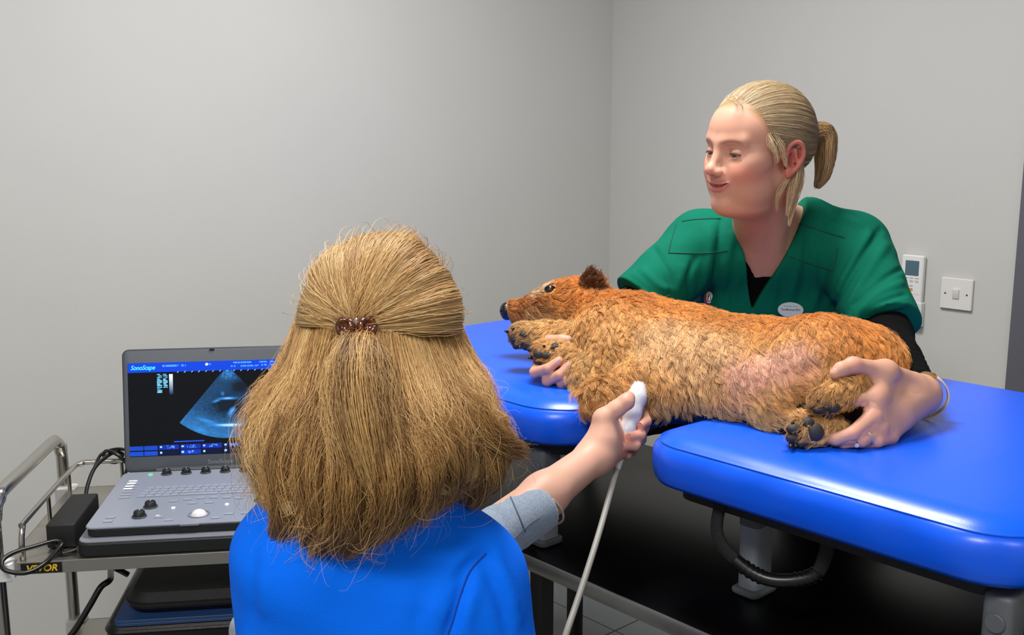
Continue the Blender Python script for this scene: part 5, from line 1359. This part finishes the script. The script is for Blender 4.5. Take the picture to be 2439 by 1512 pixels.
# (1) crown hair combed back into the clip
def crown(n, seed):
    r = np.random.default_rng(seed); d = r.normal(size=(n * 5, 3)); d /= np.linalg.norm(d, axis=1)[:, None]
    q = HC0 + d * HRAD; ok = (q[:, 2] > .045 - .35 * np.clip(q[:, 0], -.1, .1)) & (hairline(q) > -.004); d = d[ok][:n]; n = len(d)
    td = HO.inv(CLIP[None])[0]; td = nrm((td - HC0) / HRAD)
    k = 16; t = np.linspace(0, 1, k); om = np.arccos(np.clip(d @ td, -1, 1)); so = np.maximum(np.sin(om), 1e-3)
    P = (np.sin((1 - t)[None] * om[:, None]) / so[:, None])[..., None] * d[:, None] + (np.sin(t[None] * om[:, None]) / so[:, None])[..., None] * td
    lay = r.random(n); grp = np.sin(d[:, 1] * 14 + 1.3) + .5 * np.sin(d[:, 1] * 37 + d[:, 2] * 11)
    lift = (.004 + .008 * lay + .0035 * grp - .010 * np.exp(-((d[:, 1] - .04) / .10) ** 2) * (d[:, 2] > .3)) / .09
    bul = np.sin(np.pi * np.clip(t * .93 + .02, 0, 1)) ** .8
    q = P * (1 + lift[:, None] * bul[None])[..., None]
    W3 = scalp(q.reshape(-1, 3)).reshape(n, k, 3); W3 += r.normal(size=(n, 1, 3)) * .0006 + np.cumsum(r.normal(size=(n, k, 3)) * .00010, 1)
    W3 = W3 + (CLIP - W3) * (t ** 9)[None, :, None] * .6
    tone = .60 + .12 * grp + r.normal(size=n) * .09
    return W3, tonecol(tone)
P, c = crown(42000, 71); strands('crown_hair', P - OO, .00022 * np.ones(16), c, M_hair, op)
# (2) hanging hair: guides from the scalp down to the ends, then interpolated
gd = [  # guides: root, waypoints, tip
    [(712, 744, 1.225), (680, 860, 1.215), (640, 950, 1.200), (612, 1040, 1.190), (618, 1120, 1.185), (640, 1190, 1.185)],
    [(716, 746, 1.190), (676, 870, 1.170), (618, 955, 1.150), (598, 1040, 1.140), (616, 1130, 1.135), (640, 1210, 1.140)],
    [(728, 752, 1.155), (690, 885, 1.120), (636, 980, 1.095), (616, 1070, 1.085), (640, 1165, 1.085), (662, 1280, 1.105)],
    [(752, 759, 1.125), (718, 900, 1.080), (680, 1010, 1.055), (668, 1115, 1.050), (684, 1210, 1.060), (660, 1298, 1.085)],
    [(790, 764, 1.105), (768, 900, 1.058), (742, 1020, 1.032), (735, 1135, 1.032), (735, 1225, 1.045), (712, 1300, 1.070)],
    [(828, 766, 1.092), (812, 910, 1.045), (798, 1030, 1.020), (795, 1145, 1.022), (772, 1240, 1.040), (742, 1310, 1.065)],
    [(850, 764, 1.082), (852, 915, 1.035), (860, 1035, 1.013), (870, 1150, 1.015), (850, 1245, 1.036), (800, 1320, 1.065)],
    [(884, 764, 1.088), (900, 910, 1.042), (922, 1030, 1.020), (940, 1140, 1.022), (918, 1230, 1.044), (862, 1315, 1.070)],
    [(935, 760, 1.098), (960, 900, 1.055), (990, 1010, 1.036), (1015, 1110, 1.042), (1005, 1195, 1.060), (935, 1270, 1.080)],
    [(990, 754, 1.122), (1030, 880, 1.085), (1062, 985, 1.068), (1090, 1075, 1.076), (1080, 1150, 1.095), (1015, 1210, 1.110)],
    [(1040, 742, 1.155), (1080, 860, 1.130), (1118, 950, 1.115), (1150, 1040, 1.120), (1165, 1110, 1.135), (1115, 1195, 1.150)],
    [(1060, 734, 1.180), (1104, 845, 1.165), (1145, 930, 1.150), (1176, 1005, 1.145), (1215, 1052, 1.155), (1248, 1076, 1.170)],
    [(1068, 726, 1.205), (1112, 840, 1.200), (1150, 925, 1.190), (1172, 1005, 1.185), (1190, 1070, 1.190), (1165, 1140, 1.200)],
    [(1070, 719, 1.240), (1108, 835, 1.245), (1138, 920, 1.245), (1150, 1000, 1.240), (1150, 1075, 1.240), (1120, 1150, 1.245)]]
gd = [[W(x + (905 - x) * (0, .02, .03, .05, .09, .10)[i], y, z) for i, (x, y, z) in enumerate(g)] for g in gd]; K = 22
GP = np.array([[np.array([np.interp(np.linspace(0, 1, K), np.linspace(0, 1, len(sp)), sp[:, i]) for i in range(3)]).T for sp in [smooth_path(g, 8)]][0] for g in gd])   # guides, K, 3
def hang(n, ncl, seed, inner, frizz, lenr, rad, clumpk=.75, out=0.0, wave=.011, width=.20):
    r = np.random.default_rng(seed); ng = len(GP); t = np.linspace(0, 1, K)
    cs = r.uniform(0, ng - 1, ncl); cd = r.random(ncl) ** 1.4 * inner + .010 * np.sin(cs * 4.3 + 1) + r.normal(size=ncl) * .004; cl = r.uniform(*lenr, ncl); cph = r.uniform(0, 2 * PI, (ncl, 3)); cfr = r.uniform(.4, 1.5, (ncl, 3)); cam_ = r.uniform(.4, 1.5, (ncl, 1, 1)); dr = r.normal(size=ncl) * .55
    ci = r.integers(0, ncl, n)
    def build(s, dep, ln, ph, fr, am, dr):
        tt = t[None] * ln[:, None]; ss = np.clip(s[:, None] + dr[:, None] * tt ** 1.5, 0, ng - 1.001); i = ss.astype(int); f = (ss - i)[..., None]
        idx = tt * (K - 1); j = np.clip(idx.astype(int), 0, K - 2); h = (idx - j)[..., None]
        p = (GP[i, j] * (1 - h) + GP[i, j + 1] * h) * (1 - f) + (GP[np.minimum(i + 1, ng - 1), j] * (1 - h) + GP[np.minimum(i + 1, ng - 1), j + 1] * h) * f
        p = p + FW * (dep[:, None] * (.35 + .65 * tt))[..., None]
        w = np.sin(2 * PI * (fr[:, None, :] * tt[..., None] * 1.5) + ph[:, None, :]) + .4 * np.sin(2 * PI * (fr[:, None, ::-1] * tt[..., None] * 3.4) + ph[:, None, ::-1])
        return p + am * w * (wave * (.12 + tt) ** 1.3)[..., None]
    ctr = build(cs, cd, cl, cph, cfr, cam_, dr)
    s = cs[ci] + r.normal(size=n) * width; dep = cd[ci] + r.normal(size=n) * .006
    P = build(np.clip(s, 0, ng - 1.001), dep, cl[ci] * r.uniform(.82, 1.03, n), cph[ci], cfr[ci], cam_[ci], dr[ci])
    P = P + (ctr[ci] - P) * (clumpk * t ** .9)[None, :, None]
    o = r.normal(size=(n, 3)); P = P + o[:, None] * (frizz * (.15 + t))[None, :, None] + np.cumsum(r.normal(size=(n, K, 3)) * frizz * .10, 1) + out * (-FW + RT * (np.sign(s - 6.5) * 1.0)[:, None] + UPV * .3)[:, None, :] * (t ** 1.2)[None, :, None] * r.random((n, 1, 1)) ** 2
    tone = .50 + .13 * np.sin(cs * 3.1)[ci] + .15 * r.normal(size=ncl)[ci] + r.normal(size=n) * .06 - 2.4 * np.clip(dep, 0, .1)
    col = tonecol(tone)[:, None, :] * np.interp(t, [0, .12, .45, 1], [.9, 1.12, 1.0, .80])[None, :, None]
    return P, col, rad * np.interp(t, [0, .7, 1], [1, 1, .4])
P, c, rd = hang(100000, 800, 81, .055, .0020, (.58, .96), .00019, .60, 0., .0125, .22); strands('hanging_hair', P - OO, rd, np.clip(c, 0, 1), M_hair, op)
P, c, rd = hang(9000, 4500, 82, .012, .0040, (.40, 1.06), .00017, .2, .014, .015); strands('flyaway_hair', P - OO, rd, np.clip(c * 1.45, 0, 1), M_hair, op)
# heavy locks at the ends
for i, (g, n_, sp) in enumerate([
    ([(690, 1020, 1.045), (668, 1110, 1.040), (678, 1210, 1.045), (652, 1296, 1.075)], 2080, [0.019, 0.022, 0.019, 0.008]),
    ([(760, 1020, 1.025), (742, 1130, 1.020), (752, 1225, 1.035), (728, 1300, 1.065)], 2080, [0.019, 0.022, 0.019, 0.009]),
    ([(820, 1040, 1.010), (830, 1150, 1.005), (808, 1245, 1.025), (752, 1312, 1.060)], 2080, [0.017, 0.022, 0.019, 0.009]),
    ([(900, 1030, 1.006), (928, 1140, 1.002), (900, 1235, 1.025), (818, 1322, 1.062)], 2400, [0.019, 0.024, 0.020, 0.009]),
    ([(985, 1040, 1.022), (1012, 1120, 1.022), (985, 1200, 1.045), (890, 1285, 1.075)], 2080, [0.017, 0.022, 0.019, 0.009]),
    ([(1040, 1010, 1.050), (1075, 1090, 1.060), (1060, 1160, 1.085), (1000, 1215, 1.105)], 1600, [0.015, 0.020, 0.017, 0.009]),
    ([(1110, 960, 1.110), (1150, 1030, 1.110), (1200, 1062, 1.130), (1252, 1078, 1.160)], 1600, [0.017, 0.020, 0.017, 0.011]),
    ([(1120, 1000, 1.120), (1160, 1080, 1.125), (1165, 1140, 1.140), (1115, 1205, 1.160)], 1760, [0.017, 0.020, 0.019, 0.011]),
    ([(672, 950, 1.105), (640, 1040, 1.100), (645, 1130, 1.105), (662, 1210, 1.120)], 1760, [0.017, 0.022, 0.019, 0.011])]):
    P, c = lockset(n_, 130 + i, [W(*p) for p in g], sp, .0002, (lin((128, 90, 50)), lin((206, 162, 100))), .0045, 18)
    strands('hair_lock', P - OO, .00020 * np.interp(np.linspace(0, 1, 18), [0, .7, 1], [1, 1, .4]), c[:, None, :] * np.interp(np.linspace(0, 1, 18), [0, .2, 1], [.9, 1.05, .72])[None, :, None], M_hair, op)
# tail falling from the clip
g = [CLIP, CLIP - UPV * .02 - FW * .010, W(852, 850, 1.045), W(850, 930, 1.020), W(866, 1030, 1.004), W(890, 1120, 1.008)]
P, c = lockset(6000, 91, g, [.008, .016, .022, .030, .040, .034], .0004, (lin((120, 84, 46)), lin((226, 184, 118))), .005, 16); strands('clipped_tail', P - OO, .00021 * np.ones(16), c, M_hair, op)
P, c = crown(420, 77); rr2 = np.random.default_rng(5); P = P + nrm(UPV)[None, None] * 0 + (P - HO.O) * (.14 * np.sin(np.pi * np.linspace(0, 1, 16)) * rr2.random((len(P), 1)))[..., None] + np.cumsum(rr2.normal(size=P.shape) * .0011, 1)
strands('flyaway_hair', P - OO, .00022 * np.ones(16), np.clip(c * 1.2, 0, 1), M_hair, op)
# claw clip, a thing of its own
M_tort = mat('tortoiseshell', (92, 42, 14), .12, spec=.6, noise=.7, nscale=70, coat=.6)
cpz = nrm(CAM - CLIP); cpx = nrm(np.cross(ZUP, cpz)); cpy = np.cross(cpz, cpx)
hc = thing('hair_clip', 'small brown tortoiseshell claw clip in the blond hair', 'hair clip'); hc.matrix_world = frame_mtx(CLIP + cpz * .012, cpx * 1.3, cpy * 1.3, cpz * 1.3)
for sx in (-1, 1):
    s = Soft(); s.ell((sx * .0085, .0, .004), (.0085, .0085, .006), None, .002); s.ell((sx * .0045, 0, .008), (.004, .006, .004), None, .003)
    for yy in (-.006, 0, .006): s.cone((sx * .012, yy, .002), (sx * .016, yy * 1.2, -.012), .0022, .0010, .003)
    s.ell((sx * .010, .001, .009), (.0045, .0045, .0035), None, .002, None, 's')
    Vc, Fc = s.mesh((-.03, -.02, -.02), (.03, .02, .02), .0011); from_np('claw', smooth_mesh(Vc, Fc, 1), Fc, M_tort, hc)
cyl('hinge', hc, mat('clip_spring', (190, 190, 190), .3, 1.), (0, 0, .005), .0022, .014, 'y', 12)
# ================================================================== ultrasound probe and its lead
M_probe = mat('white_probe', (206, 206, 212), .35); pr = thing('ultrasound_probe', 'white hand-held ultrasound probe with grey lead pressed to the dog chest', 'probe', W(1500, 985, 1.625))
PO = W(1500, 985, 1.625)
pp = [W(1524, 915, 1.672), W(1516, 948, 1.640), W(1506, 985, 1.628), W(1494, 1025, 1.620), W(1487, 1050, 1.616), W(1481, 1078, 1.612)]
s = Soft(); s.chain(pp, [.0135, .0140, .0125, .0105, .0085, .0058], .012)
Vp, Fp = s.mesh(*around(pp, .025), .002); from_np('probe_body', smooth_mesh(Vp, Fp, 1) - PO, Fp, M_probe, pr)
a_ = nrm(pp[3] - pp[2]); q1 = W(1493, 1034, 1.6185)
tb_ = tube('marker_line', pr, mat('green_mark', (20, 140, 84), .4), [q1 - a_ * .0010 - PO, q1 + a_ * .0010 - PO], .0106, 20)
cb_ = [W(1482, 1075, 1.613), W(1478, 1092, 1.611), W(1470, 1118, 1.60), W(1452, 1180, 1.565), W(1428, 1265, 1.52), W(1400, 1355, 1.475), W(1372, 1440, 1.435), W(1345, 1520, 1.40), W(1310, 1640, 1.37), W(1270, 1760, 1.38)]
cb_ = [p - PO for p in cb_] + [np.array([1.70, -1.98, .30]) - PO, np.array([1.62, -1.90, .06]) - PO, np.array([1.50, -1.84, .006]) - PO, np.array([1.2, -1.9, .006]) - PO]
tube('strain_relief', pr, mat('relief_grey', (206, 206, 204), .5), cb_[:3], [.0062, .0056, .0048], 12, 5)
tube('lead', pr, mat('grey_lead', (150, 148, 141), .45), cb_[1:], .0047, 12, 8)
# bracelet beyond the cuff
e_a = nrm(np.cross(fo, FW)); e_b = np.cross(e_a, fo); e_a = e_a if e_a @ UPV < 0 else -e_a
br_ = thing('bracelet', 'thin pale bracelet peeping out of the grey cuff', 'bracelet', CUF + fo * .004)
tube('band', br_, mat('pale_metal', (206, 190, 170), .3, .6), [.0310 * (math.cos(t) * e_a + math.sin(t) * e_b) + fo * (.008 * math.cos(t)) + e_a * .0030 for t in np.linspace(0, 2 * PI, 36, endpoint=False)], .0018, 8, closed=True)
# ================================================================== stool
t = thing('stool', 'round black padded stool under the seated person', 'stool', (OP[0], OP[1], 0)); sh = float(OP[2]) - .135
cyl('seat', t, mat('black_vinyl', (18, 18, 19), .45), (0, 0, sh - .04), .18, .08, 'z', 40, .02)
cyl('column', t, M_tube, (0, 0, (sh - .08) / 2 + .03), .022, sh - .14, 'z', 20)
for i in range(5):
    a = i * 2 * PI / 5; l_ = tube('leg', t, M_blk, [(0, 0, .085), (.22 * math.cos(a), .22 * math.sin(a), .065)], [.02, .014], 10)
    cyl('caster', l_, M_rub, (.22 * math.cos(a), .22 * math.sin(a), .026), .026, .02, (-math.sin(a), math.cos(a), 0), 16)
